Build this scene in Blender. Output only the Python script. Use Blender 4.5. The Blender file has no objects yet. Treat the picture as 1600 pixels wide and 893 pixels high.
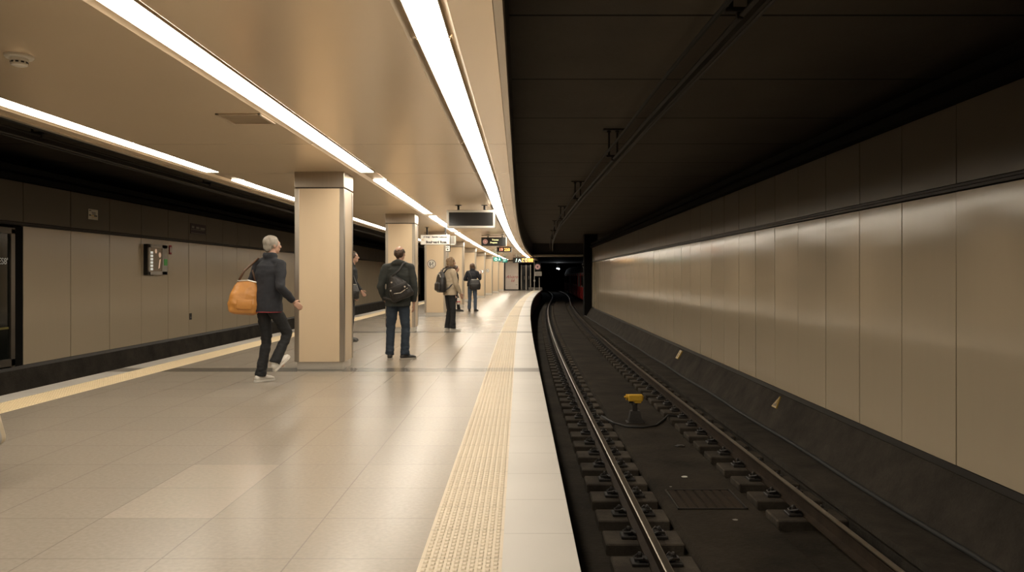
import bpy, bmesh, math, random
import numpy as np
from mathutils import Vector, Matrix, noise, Euler
random.seed(7)
SC = bpy.context.scene
COL = SC.collection
F = 1222.0          # focal length in pixels of the 1600 px wide frame
CX, CY, H = 812.0, 431.0, 1.3
PI = math.pi
R = math.radians

# ------------------------------------------------------------------ helpers
def link(o):
    COL.objects.link(o); return o
def tag(o, label=None, cat=None, group=None, kind=None):
    if label: o['label'] = label
    if cat: o['category'] = cat
    if group: o['group'] = group
    if kind: o['kind'] = kind
    return o
def empty(name, loc=(0, 0, 0), rz=0):
    o = bpy.data.objects.new(name, None); o.empty_display_size = .1
    o.location = loc; o.rotation_euler = (0, 0, rz)
    return link(o)
def obj_from_bm(name, bm, mat, parent=None, smooth=False, loc=None, rot=None):
    bmesh.ops.recalc_face_normals(bm, faces=bm.faces)
    me = bpy.data.meshes.new(name); bm.to_mesh(me); bm.free()
    return obj_from_me(name, me, mat, parent, smooth, loc, rot)
def obj_from_me(name, me, mat, parent=None, smooth=False, loc=None, rot=None):
    o = bpy.data.objects.new(name, me); link(o)
    for m in (mat if isinstance(mat, (list, tuple)) else [mat]): me.materials.append(m)
    if smooth:
        me.polygons.foreach_set('use_smooth', [True] * len(me.polygons))
    if parent: o.parent = parent
    if loc is not None: o.location = loc
    if rot is not None: o.rotation_euler = rot
    return o
def copy_tree(o, parent=None):
    c = o.copy(); COL.objects.link(c)
    if parent is not None: c.parent = parent
    for ch in list(o.children): copy_tree(ch, c)
    return c
def box(bm, x0, x1, y0, y1, z0, z1, bev=0, seg=1, M=None, mi=0):
    b = bmesh.new()
    vs = [b.verts.new((x, y, z)) for x in (x0, x1) for y in (y0, y1) for z in (z0, z1)]
    for f in ((0,1,3,2),(4,6,7,5),(0,4,5,1),(2,3,7,6),(0,2,6,4),(1,5,7,3)):
        b.faces.new([vs[i] for i in f])
    if bev: bmesh.ops.bevel(b, geom=b.edges[:], offset=bev, segments=seg, affect='EDGES', profile=.5)
    if M is not None: bmesh.ops.transform(b, matrix=M, verts=b.verts)
    for f in b.faces: f.material_index = mi
    merge(bm, b)
def merge(bm, b):
    bmesh.ops.recalc_face_normals(b, faces=b.faces)
    mp = {}
    for v in b.verts: mp[v] = bm.verts.new(v.co)
    for f in b.faces:
        try:
            nf = bm.faces.new([mp[v] for v in f.verts]); nf.material_index = f.material_index; nf.smooth = f.smooth
        except ValueError: pass
    b.free()
def frame_of(d):
    d = Vector(d).normalized()
    a = Vector((0, 0, 1)) if abs(d.z) < .9 else Vector((0, 1, 0))
    u = a.cross(d).normalized(); v = d.cross(u).normalized()
    return u, v
def tube(bm, pts, r, n=8, cap=True):
    pts = [Vector(p) for p in pts]
    rs = r if isinstance(r, (list, tuple)) else [r] * len(pts)
    b = bmesh.new(); rings = []; u0 = None
    for i, p in enumerate(pts):
        d = (pts[min(i + 1, len(pts) - 1)] - pts[max(i - 1, 0)])
        if d.length < 1e-9: d = Vector((0, 0, 1))
        d.normalize()
        if u0 is None: u, v = frame_of(d)
        else:
            u = u0 - d * u0.dot(d)
            u = u.normalized() if u.length > 1e-6 else frame_of(d)[0]
            v = d.cross(u).normalized()
        u0 = u
        rings.append([b.verts.new(p + (u * math.cos(2 * PI * k / n) + v * math.sin(2 * PI * k / n)) * rs[i]) for k in range(n)])
    for a, c in zip(rings, rings[1:]):
        for k in range(n): b.faces.new((a[k], a[(k + 1) % n], c[(k + 1) % n], c[k]))
    if cap:
        b.faces.new(rings[0][::-1]); b.faces.new(rings[-1])
    merge(bm, b)
def cyl(bm, p, q, r, n=16, r2=None):
    tube(bm, [p, q], [r, r if r2 is None else r2], n)
def lathe(bm, prof, n=24, M=None):
    b = bmesh.new(); rings = []
    for r, z in prof:
        rings.append([b.verts.new((r * math.cos(2 * PI * k / n), r * math.sin(2 * PI * k / n), z)) for k in range(n)] if r > 1e-6 else [b.verts.new((0, 0, z))])
    for a, c in zip(rings, rings[1:]):
        for k in range(n):
            k2 = (k + 1) % n
            if len(a) == 1 and len(c) == 1: continue
            if len(a) == 1: b.faces.new((a[0], c[k2], c[k]))
            elif len(c) == 1: b.faces.new((a[k], a[k2], c[0]))
            else: b.faces.new((a[k], a[k2], c[k2], c[k]))
    if M is not None: bmesh.ops.transform(b, matrix=M, verts=b.verts)
    merge(bm, b)
def prism(bm, poly, y0, y1, M=None, bev=0):
    """poly in XZ, extruded along Y"""
    b = bmesh.new()
    a = [b.verts.new((x, y0, z)) for x, z in poly]; c = [b.verts.new((x, y1, z)) for x, z in poly]
    n = len(poly)
    b.faces.new(a[::-1]); b.faces.new(c)
    for i in range(n): b.faces.new((a[i], a[(i + 1) % n], c[(i + 1) % n], c[i]))
    bmesh.ops.recalc_face_normals(b, faces=b.faces)
    if bev: bmesh.ops.bevel(b, geom=b.edges[:], offset=bev, segments=2, affect='EDGES', profile=.5)
    if M is not None: bmesh.ops.transform(b, matrix=M, verts=b.verts)
    merge(bm, b)
def sweep(bm, prof, ds, caps=True, closed=True):
    """prof: (x, z, dev function) points, swept along Y"""
    b = bmesh.new(); rings = []
    for d in ds:
        rings.append([b.verts.new((x + (dv(d) if dv else 0), d, z)) for x, z, dv in prof])
    n = len(prof)
    for a, c in zip(rings, rings[1:]):
        for k in range(n if closed else n - 1):
            b.faces.new((a[k], a[(k + 1) % n], c[(k + 1) % n], c[k]))
    if caps and closed:
        b.faces.new(rings[0][::-1]); b.faces.new(rings[-1])
    merge(bm, b)
def frange(a, b, s):
    n = max(1, int(math.ceil((b - a) / s - 1e-6)))
    return [a + (b - a) * i / n for i in range(n + 1)]
def text(name, s, size, mat, parent, loc, rot=(PI / 2, 0, 0), align='CENTER', extrude=.002, shear=0, sx=1, bold=0):
    cu = bpy.data.curves.new(name, 'FONT'); cu.body = s; cu.size = size; cu.align_x = align; cu.align_y = 'CENTER'
    cu.extrude = extrude; cu.offset = bold; cu.shear = shear; cu.resolution_u = 3
    t = bpy.data.objects.new(name, cu); link(t)
    dg = bpy.context.evaluated_depsgraph_get()
    me = bpy.data.meshes.new_from_object(t.evaluated_get(dg))
    bpy.data.objects.remove(t); bpy.data.curves.remove(cu)
    me.name = name; me.materials.clear()
    o = obj_from_me(name, me, mat, parent, False, loc, rot)
    o.scale = (sx, 1, 1)
    return o
ORD = 'nearest second third fourth fifth sixth seventh eighth ninth tenth eleventh twelfth thirteenth fourteenth fifteenth sixteenth seventeenth eighteenth nineteenth twentieth'.split()
ORD1 = ['first'] + ORD[1:]

# ------------------------------------------------------------------ photo geometry
def P(px, py, d): return Vector(((px - CX) / F * d, d, H + (CY - py) / F * d))
def dfloor(py, z=0.0): return (H - z) * F / (py - CY)
def devR(d):
    if d <= 13: return 0.0
    if d <= 72: return (.0225 * (d - 13)) ** 2
    return 1.763 + .0597 * (d - 72) - .0007 * (min(d, 115) - 72) ** 2 - (.0597 * (d - 115) if d > 115 else 0)
def devL(d): return (.018 * max(d, 0)) ** 2 if d < 76 else 1.87
def devC(d): return (.0202 * max(d - 18.9, 0)) ** 2
def devS(d):   # the light line beside the right track drifts a little sooner
    return .065 * min(max((d - 4.5) / 8.5, 0), 1) + devR(d)
def wallx(d): return 4.21 + .002 * d

# ------------------------------------------------------------------ materials
def nt(name):
    m = bpy.data.materials.new(name); m.use_nodes = True
    t = m.node_tree; b = t.nodes['Principled BSDF']
    return m, t, b
def N(t, typ, **kw):
    n = t.nodes.new(typ)
    for k, v in kw.items(): setattr(n, k, v)
    return n
def mathn(t, op, a, b=None, c=None):
    n = N(t, 'ShaderNodeMath', operation=op)
    for i, v in enumerate((a, b, c)):
        if v is None: continue
        if isinstance(v, (int, float)): n.inputs[i].default_value = v
        else: t.links.new(v, n.inputs[i])
    return n.outputs[0]
def mixc(t, fac, a, b, blend='MIX'):
    n = N(t, 'ShaderNodeMix', data_type='RGBA', blend_type=blend)
    for s, v in ((n.inputs[0], fac), (n.inputs[6], a), (n.inputs[7], b)):
        if isinstance(v, (int, float)): s.default_value = v
        elif isinstance(v, (tuple, list)): s.default_value = tuple(v) + ((1,) if len(v) == 3 else ())
        else: t.links.new(v, s)
    return n.outputs[2]
def M(name, col, rough=.5, metal=0, var=.12, scale=6, bump=0, bscale=40, stretch=(1, 1, 1), rvar=.1, spec=.5, emit=None, estr=0, coat=0, obj=True):
    m, t, b = nt(name)
    tc = N(t, 'ShaderNodeTexCoord'); mp = N(t, 'ShaderNodeMapping'); mp.inputs['Scale'].default_value = stretch
    t.links.new(tc.outputs['Object' if obj else 'Generated'], mp.inputs['Vector'])
    nz = N(t, 'ShaderNodeTexNoise'); nz.inputs['Scale'].default_value = scale; nz.inputs['Detail'].default_value = 5
    t.links.new(mp.outputs[0], nz.inputs['Vector'])
    lo = [max(0, c * (1 - var)) for c in col]; hi = [min(1, c * (1 + var)) for c in col]
    t.links.new(mixc(t, nz.outputs['Fac'], lo, hi), b.inputs['Base Color'])
    r = mathn(t, 'MULTIPLY_ADD', nz.outputs['Fac'], rvar, rough - rvar / 2)
    t.links.new(r, b.inputs['Roughness'])
    b.inputs['Metallic'].default_value = metal; b.inputs['Specular IOR Level'].default_value = spec
    if coat: b.inputs['Coat Weight'].default_value = coat
    if bump:
        n2 = N(t, 'ShaderNodeTexNoise'); n2.inputs['Scale'].default_value = bscale; n2.inputs['Detail'].default_value = 4
        t.links.new(mp.outputs[0], n2.inputs['Vector'])
        bp = N(t, 'ShaderNodeBump'); bp.inputs['Strength'].default_value = bump; bp.inputs['Distance'].default_value = .01
        t.links.new(n2.outputs['Fac'], bp.inputs['Height']); t.links.new(bp.outputs[0], b.inputs['Normal'])
    if emit:
        b.inputs['Emission Color'].default_value = tuple(emit) + (1,); b.inputs['Emission Strength'].default_value = estr
    return m

def floor_material():
    m, t, b = nt('terrazzo_tiles')
    g = N(t, 'ShaderNodeNewGeometry'); sp = N(t, 'ShaderNodeSeparateXYZ'); t.links.new(g.outputs['Position'], sp.inputs[0])
    x, y = sp.outputs[0], sp.outputs[1]
    tx = mathn(t, 'DIVIDE', mathn(t, 'ADD', x, 60.45), .6); ty = mathn(t, 'DIVIDE', mathn(t, 'ADD', y, 60), .6)
    cell = N(t, 'ShaderNodeCombineXYZ'); t.links.new(mathn(t, 'FLOOR', tx), cell.inputs[0]); t.links.new(mathn(t, 'FLOOR', ty), cell.inputs[1])
    wn = N(t, 'ShaderNodeTexWhiteNoise', noise_dimensions='3D'); t.links.new(cell.outputs[0], wn.inputs['Vector'])
    fx = mathn(t, 'PINGPONG', tx, .5); fy = mathn(t, 'PINGPONG', ty, .5)
    seam = mathn(t, 'LESS_THAN', mathn(t, 'MINIMUM', fx, fy), .006)
    n1 = N(t, 'ShaderNodeTexNoise'); n1.inputs['Scale'].default_value = 40; n1.inputs['Detail'].default_value = 1; n1.inputs['Roughness'].default_value = .5
    t.links.new(g.outputs['Position'], n1.inputs['Vector'])
    n2 = N(t, 'ShaderNodeTexNoise'); n2.inputs['Scale'].default_value = .8; n2.inputs['Detail'].default_value = 1
    t.links.new(g.outputs['Position'], n2.inputs['Vector'])
    c = mixc(t, n1.outputs['Fac'], (.245, .207, .161), (.32, .275, .22))
    # two replaced paler tiles near the camera
    pale = mathn(t, 'MULTIPLY', mathn(t, 'COMPARE', x, -1.95, .3), mathn(t, 'COMPARE', y, 4.8, .6))
    tone = mathn(t, 'MULTIPLY_ADD', wn.outputs['Value'], .045, .955)
    tone = mathn(t, 'ADD', tone, mathn(t, 'MULTIPLY', pale, .15))
    c = mixc(t, 1.0, c, N(t, 'ShaderNodeCombineXYZ').outputs[0], 'MULTIPLY')
    mulnode = c.node
    cb = N(t, 'ShaderNodeCombineXYZ')
    for i in range(3): t.links.new(tone, cb.inputs[i])
    t.links.new(cb.outputs[0], mulnode.inputs[7])
    c = mixc(t, mathn(t, 'MULTIPLY', seam, .4), c, (.09, .075, .058))
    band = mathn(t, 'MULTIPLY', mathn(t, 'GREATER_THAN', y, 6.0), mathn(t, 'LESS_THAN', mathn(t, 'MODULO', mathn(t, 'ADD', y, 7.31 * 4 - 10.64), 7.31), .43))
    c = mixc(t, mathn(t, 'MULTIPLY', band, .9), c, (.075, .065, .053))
    t.links.new(c, b.inputs['Base Color'])
    b.inputs['Roughness'].default_value = .27
    b.inputs['Specular IOR Level'].default_value = .5
    return m
def seam_material(name, col, offs, period, width, dark, rough, var=.06, spec=.4, bump=0, band=None, metal=0):
    """paint with transverse joints at y = off + k*period"""
    m, t, b = nt(name)
    g = N(t, 'ShaderNodeNewGeometry'); sp = N(t, 'ShaderNodeSeparateXYZ'); t.links.new(g.outputs['Position'], sp.inputs[0])
    nz = N(t, 'ShaderNodeTexNoise'); nz.inputs['Scale'].default_value = .8; nz.inputs['Detail'].default_value = 5
    t.links.new(g.outputs['Position'], nz.inputs['Vector'])
    c = mixc(t, nz.outputs['Fac'], [k * (1 - var) for k in col], [min(1, k * (1 + var)) for k in col])
    tot = None
    for o in offs:
        s = mathn(t, 'LESS_THAN', mathn(t, 'MODULO', mathn(t, 'ADD', sp.outputs[1], period * 20 - o), period), width)
        tot = s if tot is None else mathn(t, 'MAXIMUM', tot, s)
    c = mixc(t, tot, c, dark)
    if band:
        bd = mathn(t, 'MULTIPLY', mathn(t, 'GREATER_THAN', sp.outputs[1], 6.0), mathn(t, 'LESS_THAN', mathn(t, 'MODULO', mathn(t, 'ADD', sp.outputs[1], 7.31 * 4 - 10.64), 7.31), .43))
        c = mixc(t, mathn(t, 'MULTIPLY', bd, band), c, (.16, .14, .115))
    t.links.new(c, b.inputs['Base Color']); b.inputs['Roughness'].default_value = rough; b.inputs['Specular IOR Level'].default_value = spec; b.inputs['Metallic'].default_value = metal
    if bump:
        n2 = N(t, 'ShaderNodeTexNoise'); n2.inputs['Scale'].default_value = 9; n2.inputs['Detail'].default_value = 8
        t.links.new(g.outputs['Position'], n2.inputs['Vector'])
        bp = N(t, 'ShaderNodeBump'); bp.inputs['Strength'].default_value = bump; bp.inputs['Distance'].default_value = .02
        t.links.new(n2.outputs['Fac'], bp.inputs['Height']); t.links.new(bp.outputs[0], b.inputs['Normal'])
    return m
def dirty(name, c0, c1, scale=1.4, rough=.85, bump=.5, spec=.12):
    m, t, b = nt(name)
    g = N(t, 'ShaderNodeNewGeometry')
    n1 = N(t, 'ShaderNodeTexNoise'); n1.inputs['Scale'].default_value = scale; n1.inputs['Detail'].default_value = 9; n1.inputs['Roughness'].default_value = .68
    n2 = N(t, 'ShaderNodeTexNoise'); n2.inputs['Scale'].default_value = scale * 22; n2.inputs['Detail'].default_value = 5
    for n in (n1, n2): t.links.new(g.outputs['Position'], n.inputs['Vector'])
    rp = N(t, 'ShaderNodeValToRGB'); rp.color_ramp.elements[0].position = .32; rp.color_ramp.elements[1].position = .68
    rp.color_ramp.elements[0].color = tuple(c0) + (1,); rp.color_ramp.elements[1].color = tuple(c1) + (1,)
    t.links.new(n1.outputs['Fac'], rp.inputs[0])
    c = mixc(t, mathn(t, 'MULTIPLY', n2.outputs['Fac'], .5), rp.outputs[0], [k * .55 for k in c0])
    t.links.new(c, b.inputs['Base Color']); b.inputs['Roughness'].default_value = rough; b.inputs['Specular IOR Level'].default_value = spec
    bp = N(t, 'ShaderNodeBump'); bp.inputs['Strength'].default_value = bump; bp.inputs['Distance'].default_value = .012
    t.links.new(n2.outputs['Fac'], bp.inputs['Height']); t.links.new(bp.outputs[0], b.inputs['Normal'])
    return m
def panel_material(name, col, rough, spec=.5, wav=.05, metal=0):
    """enamelled sheet with faint vertical streaks"""
    m, t, b = nt(name)
    g = N(t, 'ShaderNodeNewGeometry'); mp = N(t, 'ShaderNodeMapping'); mp.inputs['Scale'].default_value = (3, 3, .25)
    t.links.new(g.outputs['Position'], mp.inputs['Vector'])
    n1 = N(t, 'ShaderNodeTexNoise'); n1.inputs['Scale'].default_value = 4; n1.inputs['Detail'].default_value = 6
    t.links.new(mp.outputs[0], n1.inputs['Vector'])
    n3 = N(t, 'ShaderNodeTexNoise'); n3.inputs['Scale'].default_value = .5; n3.inputs['Detail'].default_value = 3
    t.links.new(g.outputs['Position'], n3.inputs['Vector'])
    c = mixc(t, n1.outputs['Fac'], [k * .98 for k in col], [min(1, k * 1.02) for k in col])
    t.links.new(c, b.inputs['Base Color'])
    t.links.new(mathn(t, 'MULTIPLY_ADD', n3.outputs['Fac'], .05, rough - .025), b.inputs['Roughness'])
    b.inputs['Specular IOR Level'].default_value = spec; b.inputs['Metallic'].default_value = metal
    bp = N(t, 'ShaderNodeBump'); bp.inputs['Strength'].default_value = wav; bp.inputs['Distance'].default_value = .05
    t.links.new(n3.outputs['Fac'], bp.inputs['Height']); t.links.new(bp.outputs[0], b.inputs['Normal'])
    return m
def glow(name, col, s):
    m, t, b = nt(name)
    b.inputs['Base Color'].default_value = tuple(col) + (1,); b.inputs['Emission Color'].default_value = tuple(col) + (1,)
    b.inputs['Emission Strength'].default_value = s; b.inputs['Roughness'].default_value = .5
    return m

LIGHT = (1.0, .91, .765)
m_floor = floor_material()
m_coping = seam_material('pale_granite', (.50, .465, .415), [.35], .6, .006, (.3, .27, .23), .45, .16, .3, band=.85)
m_tact = seam_material('tactile_cream', (.62, .525, .395), [.0], .4, .005, (.3, .25, .17), .55, .1, .25, band=.35)
m_tactL = seam_material('tactile_yellow', (.68, .54, .33), [.0], .4, .005, (.3, .25, .17), .45, .1)
m_ceil = seam_material('ceiling_panel_paint', (.97, .79, .585), [10.98, 8.54], 7.31, .012, (.34, .26, .18), .27, .03, .7, metal=.5)
m_lip = M('light_recess_paint', (.52, .41, .29), .5, var=.05)
m_trim_al = M('edge_trim_aluminium', (.55, .47, .37), .35, .6, var=.06)
m_tceil = seam_material('tunnel_ceiling_concrete', (.095, .081, .066), [7.48], 2.437, .05, (.008, .007, .006), .8, .25, .2, .35)
m_dark = M('dark_concrete', (.05, .043, .036), .8, var=.35, scale=2, bump=.3)
m_black = M('black_paint', (.009, .008, .007), .9, spec=.1)
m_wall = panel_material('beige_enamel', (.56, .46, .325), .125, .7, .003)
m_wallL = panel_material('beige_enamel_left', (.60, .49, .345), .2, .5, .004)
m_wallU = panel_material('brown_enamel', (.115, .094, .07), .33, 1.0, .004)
m_wtrim = M('dark_bronze_channel', (.035, .03, .025), .4, .5)
m_conc = dirty('stained_concrete', (.03, .025, .02), (.078, .066, .052), 1.8)
m_bed = dirty('sooty_trackbed', (.016, .0125, .009), (.052, .041, .029), 1.1, .9, .7)
m_block = dirty('sleeper_concrete', (.035, .028, .021), (.095, .078, .06), 3, .85, .4)
m_rust = dirty('rusty_rail_web', (.022, .015, .010), (.05, .034, .022), 5, .7, .2)
m_railtop = M('polished_rail_head', (.20, .165, .125), .36, .9, var=.15, scale=30, stretch=(1, .05, 1))
m_clip = dirty('oily_fastener', (.016, .013, .011), (.04, .032, .026), 30, .55, .2, .5)
m_colpanel = panel_material('column_beige_enamel', (.68, .53, .355), .34, .45, .01)
m_steel = M('brushed_stainless', (.52, .46, .385), .33, 1, var=.1, scale=30, stretch=(1, 1, .03))
m_steel2 = M('brushed_stainless_plinth', (.74, .69, .61), .34, .7, var=.12, scale=20, stretch=(.05, .05, 1))
m_groove = M('shadow_gap', (.03, .025, .02), .8)
m_diff = glow('light_diffuser', LIGHT, 21.0)
m_white = M('white_plastic', (.72, .68, .6), .4)
m_grille = M('vent_grille', (.46, .38, .28), .5)
m_blackpl = M('black_plastic', (.02, .019, .018), .35)
m_rubber = M('black_rubber', (.02, .019, .018), .7)
m_screen_off = M('dark_screen_glass', (.022, .021, .02), .12, spec=.5, var=.02, rvar=.02)
m_silver = M('satin_silver', (.72, .68, .61), .35, .7)
m_signwhite = M('sign_white', (.80, .75, .66), .4, emit=(1, .92, .78), estr=.25)
m_grey = M('mid_grey', (.3, .28, .25), .45)
m_ink = M('sign_ink', (.06, .055, .05), .5)
m_ochre = M('sign_ochre', (.75, .55, .22), .5)
m_red = M('marker_red', (.42, .025, .03), .5)
m_yellow = M('safety_yellow', (.62, .36, .03), .5, var=.25, scale=20)
m_led_o = glow('led_orange', (1, .42, .10), 4.5)
m_led_r = glow('led_red', (1, .25, .14), 4.5)
m_led_y = glow('led_yellow', (1, .68, .2), .8)
m_led_p = glow('led_pale_yellow', (1, .9, .45), 2.2)
m_green = glow('exit_green', (.02, .22, .17), .5)
m_exitw = glow('exit_white', (.75, .95, .85), 1.2)
m_pink = M('pink_disc', (.72, .42, .38), .5, emit=(.8, .45, .4), estr=.2)
m_lamp = glow('tunnel_lamp_glow', (.9, .95, 1), 350)

# ------------------------------------------------------------------ camera
cam = bpy.data.cameras.new('camera'); co = link(bpy.data.objects.new('camera', cam))
co.location = (0, 0, H); co.rotation_euler = (PI / 2, 0, 0)
cam.sensor_width = 36; cam.lens = F / 1600 * 36
cam.shift_x = -(CX - 800) / 1600; cam.shift_y = -(446.5 - CY) / 1600
cam.clip_start = .05; cam.clip_end = 400
SC.camera = co
vs = SC.view_settings; vs.view_transform = 'Standard'; vs.look = 'None'; vs.gamma = 1; vs.use_curve_mapping = False; vs.exposure = 0.0
w = bpy.data.worlds.new('underground'); SC.world = w; w.use_nodes = True
w.node_tree.nodes['Background'].inputs[0].default_value = (.02, .017, .014, 1); w.node_tree.nodes['Background'].inputs[1].default_value = .02

# ------------------------------------------------------------------ platform
def struct(name, bm, m, parent=None, smooth=False):
    o = obj_from_bm(name, bm, m, parent, smooth)
    if parent is None: o['kind'] = 'structure'
    return o
D0, D1 = -9.0, 76.0
DS = frange(D0, 12, 3) + frange(12, D1, 1.0)[1:]
XT0, XT1, XE = -.455, -.08, .27            # tactile strip and edge of the right platform side
LT0, LT1, LE = -4.93, -5.345, -5.66
bm = bmesh.new()
sweep(bm, [(LT0, 0, devL), (XT0, 0, devR), (XT0, -.3, devR), (LT0, -.3, devL)], DS)
struct('floor', bm, m_floor)
def edge_strip(name, a, b, dv, m, z=0.0, face=None):
    bm = bmesh.new()
    if face is None: sweep(bm, [(a, z, dv), (b, z, dv), (b, -.3, dv), (a, -.3, dv)], DS)
    else: sweep(bm, [(a, z, dv), (b, z, dv), (b, -.12, dv), (face, -.16, dv), (face, -.3, dv), (a, -.3, dv)], DS)
    return struct(name, bm, m)
edge_strip('platform_edge_right', XT1, XE, devR, m_coping, 0, .1)
edge_strip('platform_edge_left', LE, LT1, devL, m_coping)
def tactile(name, a, b, dv, m, near):
    """strip of rows of raised elongated studs"""
    bm = bmesh.new(); sweep(bm, [(a, .001, dv), (b, .001, dv), (b, -.3, dv), (a, -.3, dv)], DS)
    base = struct(name, bm, m)
    V, Fc = [], []
    n = 10; pitch = (b - a - .02) / n
    d = near
    while d < 34:
        for i in range(n):
            x = a + .01 + pitch * (i + .5) + dv(d); off = .5 if i % 2 else 0
            y = d + off * .05; hw, hl = pitch * .36, .019; tw, tl = pitch * .2, .012
            k = len(V)
            V += [(x - hw, y - hl, .0), (x + hw, y - hl, .0), (x + hw, y + hl, .0), (x - hw, y + hl, .0),
                  (x - tw, y - tl, .006), (x + tw, y - tl, .006), (x + tw, y + tl, .006), (x - tw, y + tl, .006)]
            Fc += [(k + 4, k + 5, k + 6, k + 7), (k, k + 1, k + 5, k + 4), (k + 1, k + 2, k + 6, k + 5), (k + 2, k + 3, k + 7, k + 6), (k + 3, k, k + 4, k + 7)]
        d += .05
    me = bpy.data.meshes.new('studs'); me.from_pydata(V, [], Fc); me.update()
    s = obj_from_me('stud_pattern', me, m, base)
    bm = bmesh.new()
    for i in range(5):
        x = a + (b - a) * (i + .5) / 5
        sweep(bm, [(x - .02, .0, dv), (x - .012, .005, dv), (x + .012, .005, dv), (x + .02, .0, dv)], frange(34, D1, 1.0))
    obj_from_bm('rib_pattern', bm, m, base)
    return base
tactile('tactile_paving_right', XT0, XT1, devR, m_tact, 3.3)
tactile('tactile_paving_left', LT1, LT0, devL, m_tactL, 5.5)
bm = bmesh.new(); sweep(bm, [(.1, -.3, devR), (.1, -1.4, devR), (-.1, -1.4, devR), (-.1, -.3, devR)], DS)
struct('wall_platform_right', bm, m_dark)
bm = bmesh.new(); sweep(bm, [(-5.5, -.3, devL), (-5.5, -1.4, devL), (-5.3, -1.4, devL), (-5.3, -.3, devL)], DS)
struct('wall_platform_left', bm, m_dark)

# ------------------------------------------------------------------ platform ceiling with recessed light lines
ZC = 2.74
XS, XM, XL = -.532, -2.135, -4.345
CE_R, CE_L = -.145, -4.62
def slot(x, dv): return [(x - .15, ZC, dv), (x - .10, ZC + .028, dv), (x + .10, ZC + .028, dv), (x + .15, ZC, dv)]
CDS = frange(D0, 4, 4) + frange(4, 13, 1)[1:] + frange(13, 74, 1.0)[1:]
bm = bmesh.new()
prof = [(CE_L, ZC, devL)] + slot(XL, devL) + slot(XM, devC) + slot(XS, devS) + [(CE_R, ZC, devR), (CE_R, ZC + .12, devR), (CE_L, ZC + .12, devL)]
sweep(bm, prof, CDS)
struct('ceiling', bm, m_ceil)
bm = bmesh.new(); sweep(bm, [(-.14, ZC - .012, devR), (-.09, ZC - .012, devR), (-.09, ZC + .16, devR), (-.14, ZC + .16, devR)], CDS)
struct('trim_1', bm, m_trim_al)
bm = bmesh.new(); sweep(bm, [(-4.68, ZC - .012, devL), (-4.622, ZC - .012, devL), (-4.622, ZC + .16, devL), (-4.68, ZC + .16, devL)], CDS)
struct('trim_2', bm, m_trim_al)
bm = bmesh.new(); sweep(bm, [(-.10, ZC + .15, devR), (-.10, 4.0, devR), (-.3, 4.0, devR), (-.3, ZC + .15, devR)], CDS)
struct('fascia_right', bm, m_dark)
bm = bmesh.new(); sweep(bm, [(-4.66, ZC + .15, devL), (-4.66, 4.0, devL), (-4.5, 4.0, devL), (-4.5, ZC + .15, devL)], CDS)
struct('fascia_left', bm, m_dark)

COLD = [10.81 + 7.31 * k for k in range(9)]
def light_segments(kind):
    out = []
    for k in range(0, 9):
        o = 7.31 * k
        if kind == 'right': segs = [(11.0, 12.1), (12.1, 15.85), (15.85, 18.31)]
        elif kind == 'mid': segs = [(11.92, 18.29)]
        else: segs = [(11.92, 15.85), (15.85, 18.29)]
        out += [(a + o, b + o) for a, b in segs]
    if kind == 'right': out = [(.9, 4.79), (4.79, 8.54), (8.54, 11.0)] + out
    elif kind == 'mid': out = [(1.2, 10.98)] + out
    else: out = [(1.2, 4.79), (4.79, 8.54), (8.54, 10.98)] + out
    return [s for s in out if s[1] < 72]
LN = {'right': ('the bright line beside the dark right track', XS, devS), 'mid': ('the broken bright line passing the right side of the columns', XM, devC), 'left': ('the bright line along the left ceiling edge', XL, devL)}
vis0 = {'right': 3.2, 'mid': 3.4, 'left': 5.0}
for kind, (lab, x, dv) in LN.items():
    i = 0
    for a, b in light_segments(kind):
        a2, b2 = a + .012, b - .012
        t = empty('ceiling_light', (x + dv((a + b) / 2), (a + b) / 2, ZC))
        if b < vis0[kind]: label = 'light panel just out of view in ' + lab
        else:
            label = (f'ceiling light panel, {ORD[i]} in ' if i < 20 else 'one of the farthest light panels in ') + lab; i += 1
        label = label.replace('the broken bright line passing the right side', 'the broken bright line right') if len(label.split()) > 16 else label
        tag(t, label, 'ceiling light', 'ceiling light panels', 'thing')
        ds = frange(a2, b2, 1.0)
        bm = bmesh.new(); sweep(bm, [(x - .096, ZC + .016, dv), (x + .096, ZC + .016, dv), (x + .096, ZC + .026, dv), (x - .096, ZC + .026, dv)], ds)
        o = obj_from_bm('diffuser', bm, m_diff, t); o.location = -t.location
        bm = bmesh.new()
        for s in (-1, 1):
            sweep(bm, [(x + s * .096, ZC + .012, dv), (x + s * .104, ZC + .012, dv), (x + s * .104, ZC + .027, dv), (x + s * .096, ZC + .027, dv)], ds)
        o = obj_from_bm('frame', bm, m_lip, t); o.location = -t.location

# ------------------------------------------------------------------ columns
def make_column():
    t = empty('column')
    W, L = .69, .58
    bm = bmesh.new(); box(bm, .06, W - .06, .004, L - .004, .115, 2.51); box(bm, .004, W - .004, .06, L - .06, .115, 2.51)
    obj_from_bm('shaft_cladding', bm, m_colpanel, t)
    for x in (0, W - .068):
        for y in (0, L - .068):
            bm = bmesh.new(); box(bm, x, x + .068, y, y + .068, .115, 2.51, .008, 2); obj_from_bm('corner_trim', bm, m_steel, t)
    bm = bmesh.new(); box(bm, .03, W - .03, .03, L - .03, 0, .118, .004, 1); obj_from_bm('plinth', bm, m_steel2, t)
    bm = bmesh.new(); box(bm, .0, W, .0, L, 2.525, ZC + .01, .008, 2); obj_from_bm('collar', bm, m_steel, t)
    bm = bmesh.new(); box(bm, .012, W - .012, .012, L - .012, 2.505, 2.53); obj_from_bm('shadow_gap', bm, m_groove, t)
    return t
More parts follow.
